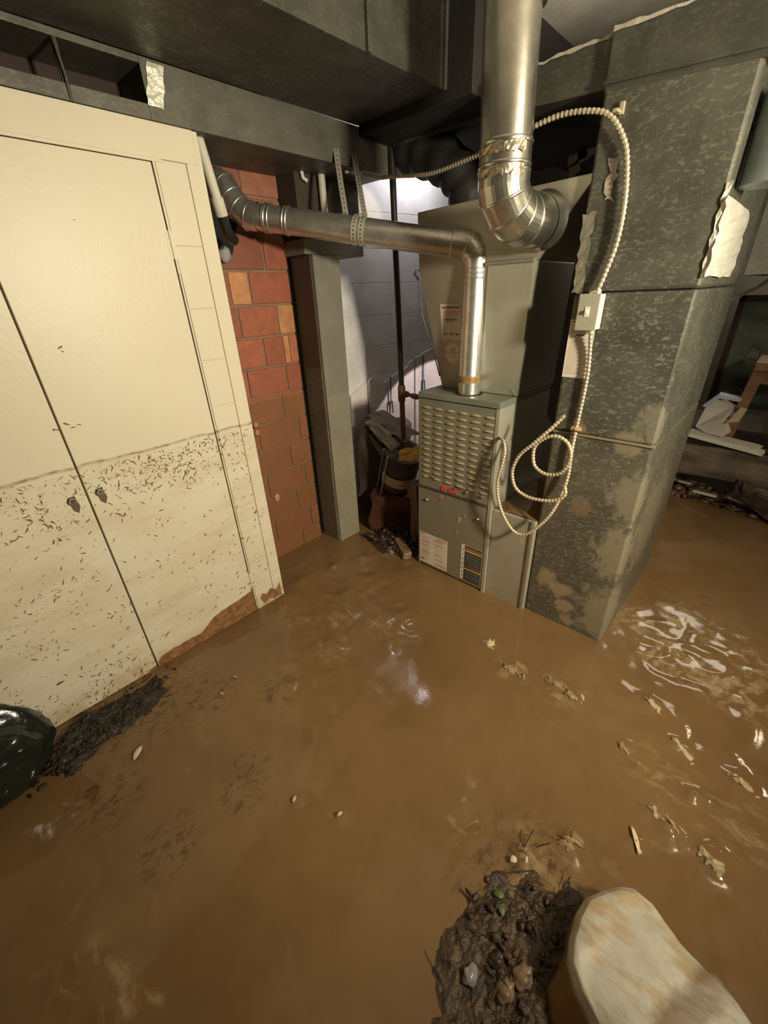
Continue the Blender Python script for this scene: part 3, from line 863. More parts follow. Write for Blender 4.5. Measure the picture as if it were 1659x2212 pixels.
for i in range(9): inkline(X0_ + .010 + i * .0112, X0_ + .0185 + i * .0112, Z1_ - .008 - (i % 2) * .002, .010, 1)
for k in range(4): inkline(X0_ + .015, X1_ - .015, Z1_ - .029 - k * .006, .002, 3)
inkline(X0_ + .03, X1_ - .03, Z1_ - .056, .002, 1); inkline(X0_ + .022, X1_ - .02, Z1_ - .063, .006, 1); inkline(X0_ + .03, X1_ - .04, Z1_ - .072, .003, 1)
for a in (.012, .048, .080):
    for k in range(3): inkline(X0_ + a + k * .007, X0_ + a + .009 + k * .007, Z0_ + .030 - (k % 2) * .005, .006, 1)
lb.build('paper_label', LM, root)
st = MB()
C0 = (-1.222, 1.238)


def disc(rad, off, mi):
    P = [(C0[0] + rad * math.cos(i / 28 * 6.2832), 0, C0[1] + rad * 1.12 * math.sin(i / 28 * 6.2832)) for i in range(28)]
    st.prism([(x, yf(z) - off, z) for x, _, z in P][::-1], (0, -.0008, 0), mi)


disc(.047, 0, 0); disc(.043, .0008, 2); disc(.0405, .0012, 0)
for k, (a, hw, th, mi) in enumerate(((.018, .014, .006, 1), (.006, .034, .003, 1), (-.004, .036, .0015, 2), (-.011, .034, .0015, 2), (-.019, .030, .002, 2), (.028, .02, .003, 2))):
    z1 = C0[1] + a; st.prism(slab(C0[0] - hw, C0[0] + hw, z1 - th, z1, .002), (0, -.0004, 0), mi)
st.build('round_sticker', LM, root)
MB().tube([(-1.405, PY - .01, 1.60), (-1.41, PY - .02, 1.585), (-1.40, PY - .012, 1.57), (-1.395, PY - .008, 1.56)], .006, 8).tube([(-1.40, PY - .005, 1.55), (-1.375, PY - .004, 1.40), (-1.33, 1.80, 1.22), (-1.31, 1.82, 1.12)], .003, 6).build('sense_wire', M['blackpipe'], root)

# flue pipe
root = empty('flue_pipe', (-1.10, 1.79, FT))
tag(root, 'slim bright galvanized flue pipe rising off the furnace then running left to the tile wall', 'flue pipe')
fx, fy, fr = -1.100, 1.775, .052
MB().tube([(fx, fy, FT - .005), (fx, fy, 1.155), (fx, fy, 1.16), (fx, fy, 1.595)], [fr, fr, fr - .001, fr - .001], 32, caps=False).build('vertical_pipe', M['pipe'], root)
MB().tube([(fx, fy, FT - .001), (fx, fy, FT + .0025)], fr + .014, 28).build('flue_opening_ring', M['hole'], root)
A = Vector((fx, fy, 1.668)); B = Vector((-1.935, 1.265, 1.835)); dd = (B - A).normalized()
ep = [Vector((fx, fy, 1.592)), Vector((fx, fy, 1.622)), Vector((fx, fy, 1.645)) + dd * .014, A + dd * .04, A + dd * .075, A + dd * .105]
e = MB().tube(ep, fr + .002, 32, caps=False)
e.build('elbow', M['pipe'], root)
MB().tube([A + dd * .095, B], fr, 32, caps=False).build('horizontal_pipe', M['pipe'], root)
for zc in (1.592, 1.573, 1.555): MB().tube([(fx, fy, zc - .004), (fx, fy, zc), (fx, fy, zc + .004)], [fr, fr + .0035, fr], 32, caps=False).build('crimp_ring', M['pipe'], root)
for c, d_ in ((ep[2], (ep[3] - ep[1])), (ep[3], ep[4] - ep[2]), (ep[5], dd)):
    d_ = d_.normalized(); MB().tube([c - d_ * .004, c, c + d_ * .004], [fr + .001, fr + .005, fr + .001], 32, caps=False).build('crimp_ring', M['pipe'], root)
for t_ in (.845, .86, .93, .948, .955):
    c = A.lerp(B, t_); MB().tube([c - dd * .005, c, c + dd * .005], [fr, fr + .006, fr], 32, caps=False).build('crimp_ring', M['pipe'], root)
bp = [B - dd * .01, B + dd * .035, Vector((-2.005, 1.225, 1.872)), Vector((-2.03, 1.21, 1.915)), Vector((-2.055, 1.20, 1.955)), Vector((-2.09, 1.19, 1.975)), Vector((-2.15, 1.18, 1.98))]
MB().tube(bp, [fr + .004, fr + .005, fr + .005, fr + .005, fr + .006, fr + .004, fr + .004], 32, caps=False).build('wall_elbow', M['pipe'], root)
for i in (1, 2, 3, 4):
    d_ = (bp[i + 1] - bp[i - 1]).normalized(); MB().tube([bp[i] - d_ * .004, bp[i], bp[i] + d_ * .004], [fr + .004, fr + .009, fr + .004], 32, caps=False).build('elbow_ring', M['pipe'], root)
MB().tube([(fx, fy, 1.118), (fx, fy, 1.145), (fx, fy, 1.150)], [fr + .0008, fr + .0012, fr + .0006], 32, caps=False).build('rust_band', mat('rust_stain', (.34, .21, .09), .55, .2, var=.5, vs=50), root)
sm = B - A; side = Vector((.57, -.82, 0)).normalized()
lo = Vector((0, 0, -1)) * fr * .86 + side * fr * .5
MB().tube([A.lerp(B, .12) + lo, A.lerp(B, .83) + lo], .0028, 6).build('lock_seam', M['pipe'], root)
MB().prism([(-2.088, 1.10, 1.74), (-2.088, 1.20, 1.70), (-2.088, 1.24, 1.80), (-2.088, 1.30, 1.93), (-2.088, 1.22, 2.03), (-2.088, 1.12, 2.0), (-2.088, 1.07, 1.88)], (.003, 0, 0)).build('wall_hole', M['hole'], root)
c_ = MB(); rock(c_, (-2.07, 1.15, 1.70), (.02, .03, .035), 3); c_.build('mortar_chunk', mat('pale_mortar', (.35, .34, .34), .8, bmp=.5), root)


def strap(name, t, ztop, lean, lab, side_only=None):
    """perforated hanger strap: drops from the duct, wraps under the pipe"""
    c = A.lerp(B, t); u = Vector((.57, -.82, 0)); u = (u - dd * u.dot(dd)).normalized(); v = dd.cross(u).normalized()
    if v.z < 0: v = -v
    rd = fr + .003; wrap = []
    a0, a1 = side_only
    n = 16
    for i in range(n + 1):
        a = a0 + (a1 - a0) * i / n; wrap.append(c + u * rd * math.cos(a) + v * rd * math.sin(a))
    topp = Vector(lean)
    path = [topp, topp.lerp(wrap[0], .5) + Vector((.002, -.004, 0))] + wrap
    hw = .0125; vs = []; fs = []; wd = dd * hw
    P = []
    for a, b in zip(path, path[1:]):
        k = max(1, int((b - a).length / .02)); P += [a.lerp(b, i / k) for i in range(k)]
    P.append(path[-1])
    for p in P: vs += [p - wd, p + wd]
    fs = [(2 * i, 2 * i + 1, 2 * i + 3, 2 * i + 2) for i in range(len(P) - 1)]
    b = MB().add(vs, fs, 0)
    for i in range(0, len(P) - 1):                       # punched holes
        p = P[i].lerp(P[i + 1], .5); T = (P[i + 1] - P[i]).normalized(); nn = T.cross(dd).normalized()
        if nn.dot(-fw) < 0: nn = -nn
        for s_ in (.0012,):
            q = [p + nn * s_ + (T * math.cos(k) + dd * math.sin(k)) * .003 for k in [j * 1.0472 for j in range(6)]]
            b.add(q, [tuple(range(6))], 1)
    o = b.build(name, [M['strap'], M['hole']])
    sld = o.modifiers.new('s', 'SOLIDIFY'); sld.thickness = .0012; sld.offset = 0
    tag(o, lab, 'hanger strap', 'perforated flue hanger straps'); return o


strap('hanger_strap', .590, 0, (-1.733, 1.590, 2.082), 'pale perforated hanger strap, the left of two holding up the flue pipe', (math.pi * .62, math.pi * .5))
strap('hanger_strap', .500, 0, (-1.733, 1.700, 2.082), 'grey perforated hanger strap wrapped around the flue pipe, right of the paler one', (math.pi * .5, -math.pi * .95))
# second turn of the right strap lies beside it
o = strap('hanger_strap_wrap', .532, 0, tuple(A.lerp(B, .50) + Vector((0, 0, fr + .01))), 'x', (math.pi * .45, -math.pi * .95))
o2 = bpy.data.objects['hanger_strap.001']; o.name = 'strap_wrap'
o.parent = o2; o.location = Vector(o.location) - Vector(o2.location)
for k_ in ('label', 'category', 'group'): del o[k_]
tag(MB().tube([(-1.735, 1.64, 2.008), (-1.73, 1.68, 2.012), (-1.73, 1.72, 2.005), (-1.728, 1.74, 2.02)], .006, 8).build('tie_wire', M['strap']), 'short twisted wire stub crossing behind the right hanger strap', 'wire')

# pvc pipes
root = empty('pvc_pipe', (-1.80, .99, 1.76))
tag(root, 'cream white plastic drain pipe angled behind the closet wall corner', 'pipe', 'white plastic pipes')
MB().tube([(-1.80, .975, 2.07), (-1.86, 1.05, 1.84)], .019, 16).build('pipe', M['pvc'], root)
MB().tube([(-1.852, 1.04, 1.87), (-1.866, 1.058, 1.815)], .025, 16).build('coupling', M['pvc'], root)
MB().tube([(-1.866, 1.058, 1.82), (-1.88, 1.075, 1.765), (-1.93, 1.13, 1.74)], .022, 14).build('rubber_elbow', M['blackpipe'], root)
tag(MB().tube([(-1.93, 1.66, 2.06), (-1.93, 1.665, 1.80)], .018, 16).build('pvc_pipe', M['pvc']), 'white plastic pipe standing on the dark boards behind the flue pipe', 'pipe', 'white plastic pipes')
tag(MB().tube([(-1.94, 1.545, 2.06), (-1.94, 1.555, 2.01), (-1.935, 1.575, 2.0)], .009, 10).build('pipe_stub', M['pvc']), 'short white hooked pipe stub under the duct, above the tile wall edge', 'pipe')

# gas pipe
root = empty('gas_pipe', (-1.68, 1.95, .5))
tag(root, 'black vertical iron gas pipe with a rusty tee branching to the furnace', 'pipe')
MB().tube([(-1.725, 1.95, 2.14), (-1.686, 1.95, .98)], .0165, 14).build('upper_pipe', M['blackpipe'], root)
MB().tube([(-1.686, 1.95, .97), (-1.672, 1.95, .45)], .0165, 14).build('lower_pipe', M['rust'], root)
t = MB().tube([(-1.687, 1.95, 1.015), (-1.687, 1.95, 1.0), (-1.686, 1.95, .93), (-1.686, 1.95, .915)], [.020, .023, .023, .020], 14).tube([(-1.686, 1.95, .968), (-1.64, 1.95, .964)], .019, 12)
t.build('tee_fitting', M['rust'], root)
MB().tube([(-1.65, 1.95, .965), (-1.53, 1.95, .955), (-1.342, 1.95, .95)], .012, 12).tube([(-1.60, 1.95, .961), (-1.565, 1.95, .958)], .017, 12).build('branch_pipe', M['rust'], root)
MB().tube([(-1.69, 1.94, 1.80), (-1.712, 1.93, 1.79), (-1.722, 1.93, 1.76)], .003, 6).build('wire_clip', M['blackpipe'], root)

# ================================================================== RETURN DUCT
root = empty('return_duct', (-.457, 2.15, 0))
tag(root, 'tall spangled galvanized return duct standing in the mud at the right of the furnace', 'duct')
RX0, RX1, RY0, RY1 = -.645, -.267, 1.717, 2.59
for z0, z1, g in ((-.02, .975, 0.0), (.975, 1.482, .0), (1.484, 2.03, .004)):
    b = MB().box((RX0 - g, RY0 - g, z0), (RX1 + g, RY1 + g, z1)); b.build('duct_section', M['return'], root, .010)
MB().box((RX0 - .004, RY0 - .006, .968), (RX1 + .003, RY0 + .01, .974)).build('lap_seam', mat('silted_seam', (.22, .19, .13), .6), root)
b = MB()
rr = random.Random(6)


def crumple(x0, x1, y, z0, z1, nx=5, nz=12, amp=.004, axis=1, seed=1, jag_=.006):
    r2 = random.Random(seed); vs = []; fs = []
    for j in range(nz + 1):
        for i in range(nx + 1):
            u = x0 + (x1 - x0) * i / nx + (r2.uniform(-jag_, jag_) if i in (0, nx) else 0); z = z0 + (z1 - z0) * j / nz + (r2.uniform(-jag_, jag_) if j in (0, nz) else 0)
            d = y + (r2.uniform(0, amp) if axis == 0 else -r2.uniform(0, amp)); vs.append((u, d, z) if axis == 1 else (d, u, z))
    for j in range(nz):
        for i in range(nx): fs.append((j * (nx + 1) + i, j * (nx + 1) + i + 1, (j + 1) * (nx + 1) + i + 1, (j + 1) * (nx + 1) + i))
    return MB().add(vs, fs)


crumple(RX0 - .006, RX0 + .030, RY0 - .006, 1.484, 1.72, 3, 14, .004, 1, 3).build('edge_tape', mat('dull_tape', (.30, .28, .22), .45, .4, bmp=.5), root)
crumple(-.594, -.566, RY0 - .006, 1.745, 1.855, 2, 9, .003, 1, 5, .008).build('tape_scrap', mat('pinkish_tape_glue', (.42, .36, .29), .7), root)
crumple(1.703, 2.25, RX1 + .007, 1.515, 1.715, 6, 14, .007, 0, 9, .004).build('foil_tape', M['tape'], root)
crumple(RX1 - .004, RX1 + .012, RY0 - .007, 1.515, 1.745, 2, 12, .004, 1, 10, .003).build('foil_tape', M['tape'], root)
# silt wash along the corner and smears on the face
b = MB()
lb = label(-.641, -.548, 1.190, 1.396, RY0 - .0005, [])
rr = random.Random(9)
lb.box((-.634, RY0 - .0021, 1.386), (-.555, RY0 - .0016, 1.391), 1)
for k in range(50):
    z = 1.378 - k * .0036
    if k in (9, 10): continue
    lb.box((-.634, RY0 - .0021, z), (-.560 + rr.uniform(-.02, .004), RY0 - .0016, z + .0012), 2)
lb.box((-.612, RY0 - .0022, 1.340), (-.583, RY0 - .0016, 1.346), 1)
lb.build('paper_label', LM, root)

# duct riser standing beyond on the right (bluish round pipe and branch duct)
root = empty('round_riser', (-.18, 1.83, 1.74))
tag(root, 'dull bluish round duct dropping beside the return duct at the right edge', 'round duct')
MB().tube([(-.180, 1.83, 1.74), (-.180, 1.83, 1.94)], .078, 28).build('pipe', mat('bluish_zinc', (.22, .26, .26), .45, .4, var=.2), root)
root = empty('branch_duct', (.1, 3.2, 1.52))
tag(root, 'dim grey branch duct running away behind the foil taped corner', 'duct')
MB().box((-.255, 2.6, 1.52), (.7, 3.6, 2.06)).build('duct_body', M['soffit'], root, .003)
MB().box((-.12, 2.592, 1.52), (-.105, 2.6, 2.06)).build('standing_seam', M['soffit'], root)

# ================================================================== ELECTRICAL
root = empty('switch_box', (-.556, 1.70, 1.365))
tag(root, 'small metal electrical switch box on the front of the return duct', 'switch box')
MB().box((-.598, 1.655, 1.366), (-.532, 1.712, 1.478)).build('box_body', M['boxside'], root, .002)
MB().box((-.600, 1.651, 1.364), (-.529, 1.6555, 1.480)).build('cover_plate', M['boxm'], root, .002)
MB().box((-.570, 1.640, 1.418), (-.562, 1.652, 1.430)).box((-.574, 1.649, 1.408), (-.558, 1.6515, 1.440)).build('toggle_switch', M['boxside'], root, .001)
MB().tube([(-.553, 1.685, 1.476), (-.553, 1.685, 1.492)], .013, 12).tube([(-.575, 1.675, 1.482), (-.560, 1.675, 1.486)], .004, 8).build('cable_clamp', M['armor'], root)
MB().tube([(-.553, 1.690, 1.352), (-.553, 1.690, 1.368)], .013, 12).build('cable_clamp', M['armor'], root)

b = MB(); armored(b, [(-1.80, 1.80, 2.03), (-1.773, 1.78, 2.026), (-1.66, 1.78, 1.992), (-1.566, 1.78, 1.981), (-1.45, 1.78, 1.965), (-1.33, 1.78, 1.955), (-1.128, 1.76, 1.966), (-1.05, 1.74, 1.968), (-.965, 1.70, 1.961), (-.865, 1.69, 1.982), (-.757, 1.685, 1.991),
            (-.655, 1.68, 1.975), (-.603, 1.68, 1.950), (-.562, 1.685, 1.899), (-.540, 1.69, 1.846), (-.522, 1.69, 1.74), (-.522, 1.69, 1.63), (-.540, 1.688, 1.54), (-.553, 1.685, 1.49)], .0085)
tag(b.build('armored_cable', M['armor']), 'armored cable swooping from behind the round duct down to the switch box top', 'cable')
tag(MB().box((-.60, 1.672, 1.958), (-.585, 1.712, 1.966)).box((-.592, 1.70, 1.955), (-.578, 1.713, 1.985)).build('cable_strap', M['armor'], bevel=.002), 'small metal cable clip high on the return duct above the scraped tape', 'clip')
b = MB(); armored(b, [(-.553, 1.688, 1.36), (-.546, 1.70, 1.28), (-.540, 1.70, 1.20), (-.542, 1.70, 1.08), (-.545, 1.700, 1.0), (-.545, 1.695, .90), (-.540, 1.69, .80), (-.550, 1.675, .70), (-.575, 1.65, .61), (-.625, 1.63, .53), (-.672, 1.625, .488), (-.72, 1.62, .495),
            (-.775, 1.62, .555), (-.812, 1.62, .64), (-.825, 1.625, .72), (-.815, 1.63, .80), (-.812, 1.64, .86), (-.83, 1.655, .90), (-.86, 1.68, .905), (-.874, 1.70, .90)], .0080)
tag(b.build('armored_cable', M['armor']), 'muddy armored cable drooping in a long loop from the switch box to the furnace side', 'cable')
b = MB(); armored(b, [(-.585, 1.66, 1.056), (-.62, 1.65, 1.005), (-.683, 1.63, .927), (-.735, 1.625, .865), (-.757, 1.62, .79), (-.738, 1.62, .72), (-.69, 1.62, .69), (-.629, 1.62, .686), (-.56, 1.625, .70), (-.52, 1.63, .735), (-.53, 1.635, .78)], .0085)
armored(b, [(-.655, 1.655, .95), (-.685, 1.66, .91), (-.690, 1.66, .87), (-.676, 1.655, .825), (-.64, 1.65, .803), (-.60, 1.65, .80), (-.558, 1.65, .82), (-.534, 1.65, .865), (-.532, 1.65, .91), (-.552, 1.65, .95), (-.59, 1.65, .968), (-.63, 1.65, .962), (-.668, 1.65, .935)], .0085)
tag(b.build('armored_cable', M['armor']), 'loose muddy coil of armored cable hanging between furnace and return duct', 'cable')
tag(MB().box((-.562, 1.684, .992), (-.530, 1.712, 1.006)).tube([(-.546, 1.684, 1.0), (-.52, 1.69, .998)], .006, 8).build('cable_strap', M['silt'], bevel=.002), 'mud caked cable clip halfway down the return duct face', 'clip')
tag(MB().prism([(-.69, 1.61, .468), (-.665, 1.61, .478), (-.668, 1.61, .448)], (0, .004, 0)).build('paper_tag', M['silt']), 'tiny muddy scrap stuck under the lowest bend of the drooping cable', 'scrap')
b = MB(); armored(b, [(-.413, 3.57, 1.373), (-.357, 3.57, 1.406), (-.30, 3.57, 1.44), (-.245, 3.57, 1.475), (-.20, 3.575, 1.52)], .013)
tag(b.build('armored_cable', M['armor']), 'short slanted length of armored conduit under the branch duct, beyond the foil taped corner', 'cable')

# ================================================================== STORE ROOM: made-up panels shaped as the lit wall foot, and junk
boards = [([(-.50, .888), (-.361, .970)], 'added panel shaped as lit wall with a slanted top, leftmost of the row', .0),  # added panels standing in for the lit foot of the wall
          ([(-.358, .975), (-.330, .997), (-.224, .930)], 'added panel shaped as lit wall with a peaked top behind the junk pile', .018),
          ([(-.219, .947), (-.179, .962)], 'narrow added panel shaped as lit wall between the peaked panel and the gas pipe', .006),
          ([(-.176, .964), (-.080, 1.003)], 'added panel shaped as lit wall with a slanted top just left of the gas pipe', .0),
          ([(-.045, 1.017), (.001, 1.038), (.005, 1.057), (.056, 1.077)], 'added panel shaped as lit wall with a notched slanted top right of the gas pipe', .004),
          ([(.060, 1.090), (.131, 1.108)], 'narrow added panel shaped as lit wall, second from the right of the row', .016),
          ([(.136, 1.111), (.33, 1.168)], 'tallest added panel shaped as lit wall, at the furnace side of the row', .006)]
for tops, lab, dy in boards:  # panel tops follow the edge of the shadow on the wall
    P = [W(tops[0][0], .004 + dy, 0), W(tops[-1][0], .004 + dy, 0)] + [W(u, .004 + dy, z) for u, z in reversed(tops)]
    tag(MB().prism(P, WN * .016).build('added_lit_wall_panel', M['board'], bevel=.0012), lab, 'board', 'added lit wall panels in the store room')
for u, z in ((.127, .925), (-.178, .815)):
    def q(a, o_, b_): return W(u + a, .045 + o_, z + b_)
    b = MB().prism([q(-.006, 0, -.02), q(.006, 0, -.02), q(.006, 0, .17), q(-.006, 0, .17)], WN * .003)
    b.prism([q(-.018, 0, -.095), q(-.010, 0, -.095), q(-.003, 0, 0), q(-.014, 0, -.005)], WN * .006, 1)
    b.prism([q(.010, 0, -.095), q(.018, 0, -.095), q(.012, 0, -.002), q(.003, 0, 0)], WN * .006, 1)
    tag(b.build('forked_bracket', [mat('grey_bracket', (.25, .23, .28), .4), M['navy']]), 'dark forked bracket in front of the ' + ('tallest added lit wall panel beside the furnace' if u > 0 else 'added lit wall panels left of the gas pipe'), 'bracket', 'forked brackets')


def crushed_box(name, c, size, rot, seed, mats, lab, cat, amp=.03, n=8, squash=0):
    bm = bmesh.new(); bmesh.ops.create_cube(bm, size=1); bmesh.ops.subdivide_edges(bm, edges=bm.edges[:], cuts=n, use_grid_fill=True)
    Rm = Matrix.Rotation(rot[2], 3, 'Z') @ Matrix.Rotation(rot[1], 3, 'Y') @ Matrix.Rotation(rot[0], 3, 'X')
    vs = []
    for v in bm.verts:
        q = Vector((v.co.x * size[0], v.co.y * size[1], v.co.z * size[2]))
        q += Vector([noise.noise(v.co * 2.2 + Vector((seed + k * 7, k * 3, seed))) for k in range(3)]) * amp
        q.x += squash * q.z
        vs.append(Rm @ q + Vector(c))
    fs = [tuple(x.index for x in f.verts) for f in bm.faces]; bm.free()
    o = MB().add(vs, fs).build(name, mats); return tag(o, lab, cat)


crushed_box('cardboard_box', (-1.97, 2.06, .40), (.27, .30, .62), (0, .12, .3), 2, M['carton'], 'big dark soaked carton slumped beside the pillar', 'box', .05)
crushed_box('cardboard_box', (-1.76, 1.93, .14), (.30, .18, .29), (.0, .05, .5), 5, M['redcarton'], 'reddish brown muddy box at the bottom of the junk pile', 'box', .03)
crushed_box('cardboard_box', (-1.50, 1.93, .20), (.07, .2, .46), (.0, -.1, .1), 8, M['rag'], 'pale torn carton panel pressed against the furnace side', 'box', .03)
# tub with label
root = empty('storage_tub', (-1.74, 1.97, .32))
tag(root, 'tilted dark grey round tub with a pale printed label band in the junk pile', 'tub')
ax0, ax1 = Vector((-1.775, 1.98, .315)), Vector((-1.665, 1.94, .60))
MB().tube([ax0, ax0.lerp(ax1, .06), ax0.lerp(ax1, .94), ax1], [.105, .112, .128, .132], 28).build('tub_body', M['tub'], root)
axd = (ax1 - ax0).normalized(); ux = Vector((.72, -.69, 0)); ux = (ux - axd * ux.dot(axd)).normalized(); uy = axd.cross(ux)
b = MB(); vs = []; fs = []; n = 18
for i in range(n + 1):
    a = -1.25 + 2.4 * i / n
    for t_ in (.26, .52):
        vs.append(ax0.lerp(ax1, t_) + (ux * math.cos(a) + uy * math.sin(a)) * (.1195 + .0165 * t_))
fs = [(2 * i, 2 * i + 2, 2 * i + 3, 2 * i + 1) for i in range(n)]
b.add(vs, fs, 0, True)
for row, (t_, a0_, a1_, th) in enumerate(((.46, -1.1, -.3, .008), (.40, -1.15, -.35, .006), (.33, -1.2, -.4, .006), (.46, .0, .45, .018), (.36, -.05, .7, .03), (.47, .6, .9, .012))):
    vs = []; fs = []
    for i in range(7):
        a = a0_ + (a1_ - a0_) * i / 6
        for k in (0, th): vs.append(ax0.lerp(ax1, t_ + k) + (ux * math.cos(a) + uy * math.sin(a)) * (.1207 + .0165 * t_))
    b.add(vs, [(2 * i, 2 * i + 2, 2 * i + 3, 2 * i + 1) for i in range(6)], 1)
b.build('label_band', [mat('tub_label_paper', (.66, .52, .38), .6), M['ink']], root)
q = MB()
for a in (-.95, -1.5):
    q.tube([ax0.lerp(ax1, t_) + (ux * math.cos(a) + uy * math.sin(a)) * .135 for t_ in (-.25, .3, .6, 1.02)], .005, 6)
q.build('wire_edge', mat('pale_wire', (.42, .37, .32), .4, .4), root)
# draped rag/papers over pile
def drape(name, pts_grid, mats, lab, cat, th=.004):
    nr, nc = len(pts_grid), len(pts_grid[0]); vs = [p for r in pts_grid for p in r]
    fs = [(r * nc + c, r * nc + c + 1, (r + 1) * nc + c + 1, (r + 1) * nc + c) for r in range(nr - 1) for c in range(nc - 1)]
    o = MB().add(vs, fs, 0, True).build(name, mats); s = o.modifiers.new('s', 'SOLIDIFY'); s.thickness = th
    u_ = o.modifiers.new('u', 'SUBSURF'); u_.levels = 2; u_.render_levels = 2
    return tag(o, lab, cat)


def grid(p00, p10, p01, p11, n=8, m_=6, amp=.02, seed=1, f=3):
    g = []
    for i in range(n):
        r = []
        for j in range(m_):
            a = Vector(p00).lerp(Vector(p10), i / (n - 1)); b_ = Vector(p01).lerp(Vector(p11), i / (n - 1)); q = a.lerp(b_, j / (m_ - 1))
            q += Vector([noise.noise(Vector((i * f / n + seed, j * f / m_ + k * 5, seed))) for k in range(3)]) * amp; r.append(q)
        g.append(r)
    return g


drape('soaked_rag', grid((-2.04, 1.97, .775), (-1.66, 1.93, .665), (-1.97, 2.08, .80), (-1.60, 2.05, .69), 10, 6, .04, 4, 6), M['rag'], 'grey brown soaked rag draped over the top of the junk pile', 'rag')
drape('magazine_stack', grid((-1.99, 1.90, .745), (-1.71, 1.86, .61), (-1.93, 1.94, .775), (-1.66, 1.90, .665), 8, 5, .03, 9, 5), mat('murky_paper', (.40, .34, .28), .6, var=.3, vs=20), 'bent pale papers hanging off the front of the junk pile', 'papers')
drape('dark_flap', grid((-1.92, 1.87, .695), (-1.74, 1.84, .60), (-1.90, 1.87, .64), (-1.75, 1.83, .545), 5, 4, .015, 3), mat('dark_flap_vinyl', (.07, .065, .05), .4), 'dark grey flap folded over the tub below the papers', 'flap')
drape('mustard_cloth', grid((-1.63, 1.85, .645), (-1.46, 1.87, .70), (-1.60, 1.80, .59), (-1.45, 1.82, .62), 7, 6, .03, 12, 5), M['gold'], 'mustard yellow cloth bunched against the furnace side', 'cloth')
tag(MB().obox((-1.50, 1.715, .03), (.17, -.10, -.01), (.03, .05, 0), (0, .01, .045)).build('wood_block', mat('wet_tan_wood', (.19, .115, .06), .4, var=.35, vs=30), bevel=.006), 'short muddy wooden block on the floor left of the furnace base', 'wood')
b = MB().tube([(-1.75, 1.705, -.01), (-1.75, 1.705, .03)], .033, 20, caps=False).tube([(-1.75, 1.705, .018), (-1.75, 1.705, .019)], .032, 20, mi=1)
o = b.build('drain_stub', [M['debris'], M['hole']]); tag(o, 'open dark pipe end poking up from the mud by the pillar', 'pipe')
b = heap('x', -1.60, 1.80, .24, .20, .045, .0, 5., None, 110, None, 34.)
rr = random.Random(21)
for i in range(16):
    x, y = rr.uniform(-1.78, -1.38), rr.uniform(1.66, 1.95); rock(b, (x, y, rr.uniform(.0, .05)), (rr.uniform(.015, .05), rr.uniform(.015, .04), rr.uniform(.008, .025)), i, .6, 1)
for i in range(14):
    x, y = rr.uniform(-1.75, -1.42), rr.uniform(1.68, 1.9); a = rr.uniform(0, 3); b.obox((x, y, .04), (.09 * math.cos(a), .09 * math.sin(a), .02), (-.01 * math.sin(a), .01 * math.cos(a), 0), (0, 0, .008))
tag(b.build('mud_debris', M['debris']), 'heap of dark wet debris on the mud at the foot of the junk pile', 'debris', kind='stuff')
b = MB(); rock(b, (-2.086, 1.209, .412), (.008, .020, .028), 4); tag(b.build('mud_clod', mat('orange_clay', (.52, .25, .12), .6)), 'orange clay clod stuck low on the tile wall', 'clod', 'clay clods on the tile wall')
for z_, s_, l_ in ((.885, .020, 'upper of two pinkish clay clods stuck at the tile wall edge'), (.84, .022, 'lower of two pinkish clay clods stuck at the tile wall edge')):
    b = MB(); rock(b, (-2.086, 1.157, z_), (.010, s_ * .9, s_), 6 + z_); tag(b.build('mud_clod', mat('pink_clay', (.40, .20, .12), .6)), l_, 'clod', 'clay clods on the tile wall')

# ================================================================== RIGHT BACKGROUND
root = empty('wooden_stool', (0.1, 4.0, .2))
tag(root, 'orange brown wooden stool standing on junk at the right edge', 'stool')
MB().box((-.16, 3.92, .94), (.36, 4.35, 1.0)).build('seat', M['wood'], root, .006)
for x, dx in ((-.125, -.045), (.30, .045)):
    for y in (3.97, 4.29):
        MB().prism([(x - .03 + dx, y - .02, .44), (x + .03 + dx, y - .02, .44), (x + .035, y - .02, .94), (x - .035, y - .02, .94)], (0, .045, 0)).build('leg', M['wood'], root, .003)
MB().box((-.10, 3.97, .85), (.29, 3.99, .94)).build('apron', M['wood'], root, .002)
root = empty('framed_picture', (.05, 4.6, .55))
tag(root, 'large murky picture in a dark wooden frame leaning at the right behind the stool', 'picture')
P0, P1, Z0, Z1 = -.42, .45, .55, 1.40
MB().box((P0, 4.56, Z0), (P0 + .045, 4.60, Z1)).box((P1 - .045, 4.56, Z0), (P1, 4.60, Z1)).box((P0, 4.56, Z1 - .045), (P1, 4.60, Z1)).box((P0, 4.56, Z0), (P1, 4.60, Z0 + .045)).build('frame', M['frame'], root, .004)
MB().box((P0 + .04, 4.575, Z0 + .04), (P1 - .04, 4.59, Z1 - .04)).build('picture_panel', M['art'], root)
b = MB()
for x, z, w_, h_, sd in ((-.1, 1.18, .12, .05, 1), (.0, 1.02, .14, .03, 2), (-.22, .95, .05, .09, 3), (-.2, .75, .10, .06, 4), (-.05, .85, .08, .07, 5)):
    r2 = random.Random(sd); b.prism([(x + w_ * r2.uniform(.6, 1) * math.cos(i / 9 * 6.283), 4.5748, z + h_ * r2.uniform(.6, 1) * math.sin(i / 9 * 6.283)) for i in range(9)], (0, -.0008, 0), sd % 2)
b.build('picture_shapes', [mat('dark_green_shape', (.03, .04, .03), .6), mat('grey_green_shape', (.17, .18, .15), .6)], root)
crushed_box('cardboard_box', (-.06, 4.1, .27), (.78, .5, .24), (0, 0, .05), 3, M['crate'], 'wide soaked carton lying in the mud behind the return duct', 'box', .03)
crushed_box('cardboard_box', (.60, 4.0, .18), (.42, .4, .22), (0, -.3, .4), 13, M['debris'], 'dark collapsed carton at the right edge beside the wide carton', 'box', .05)
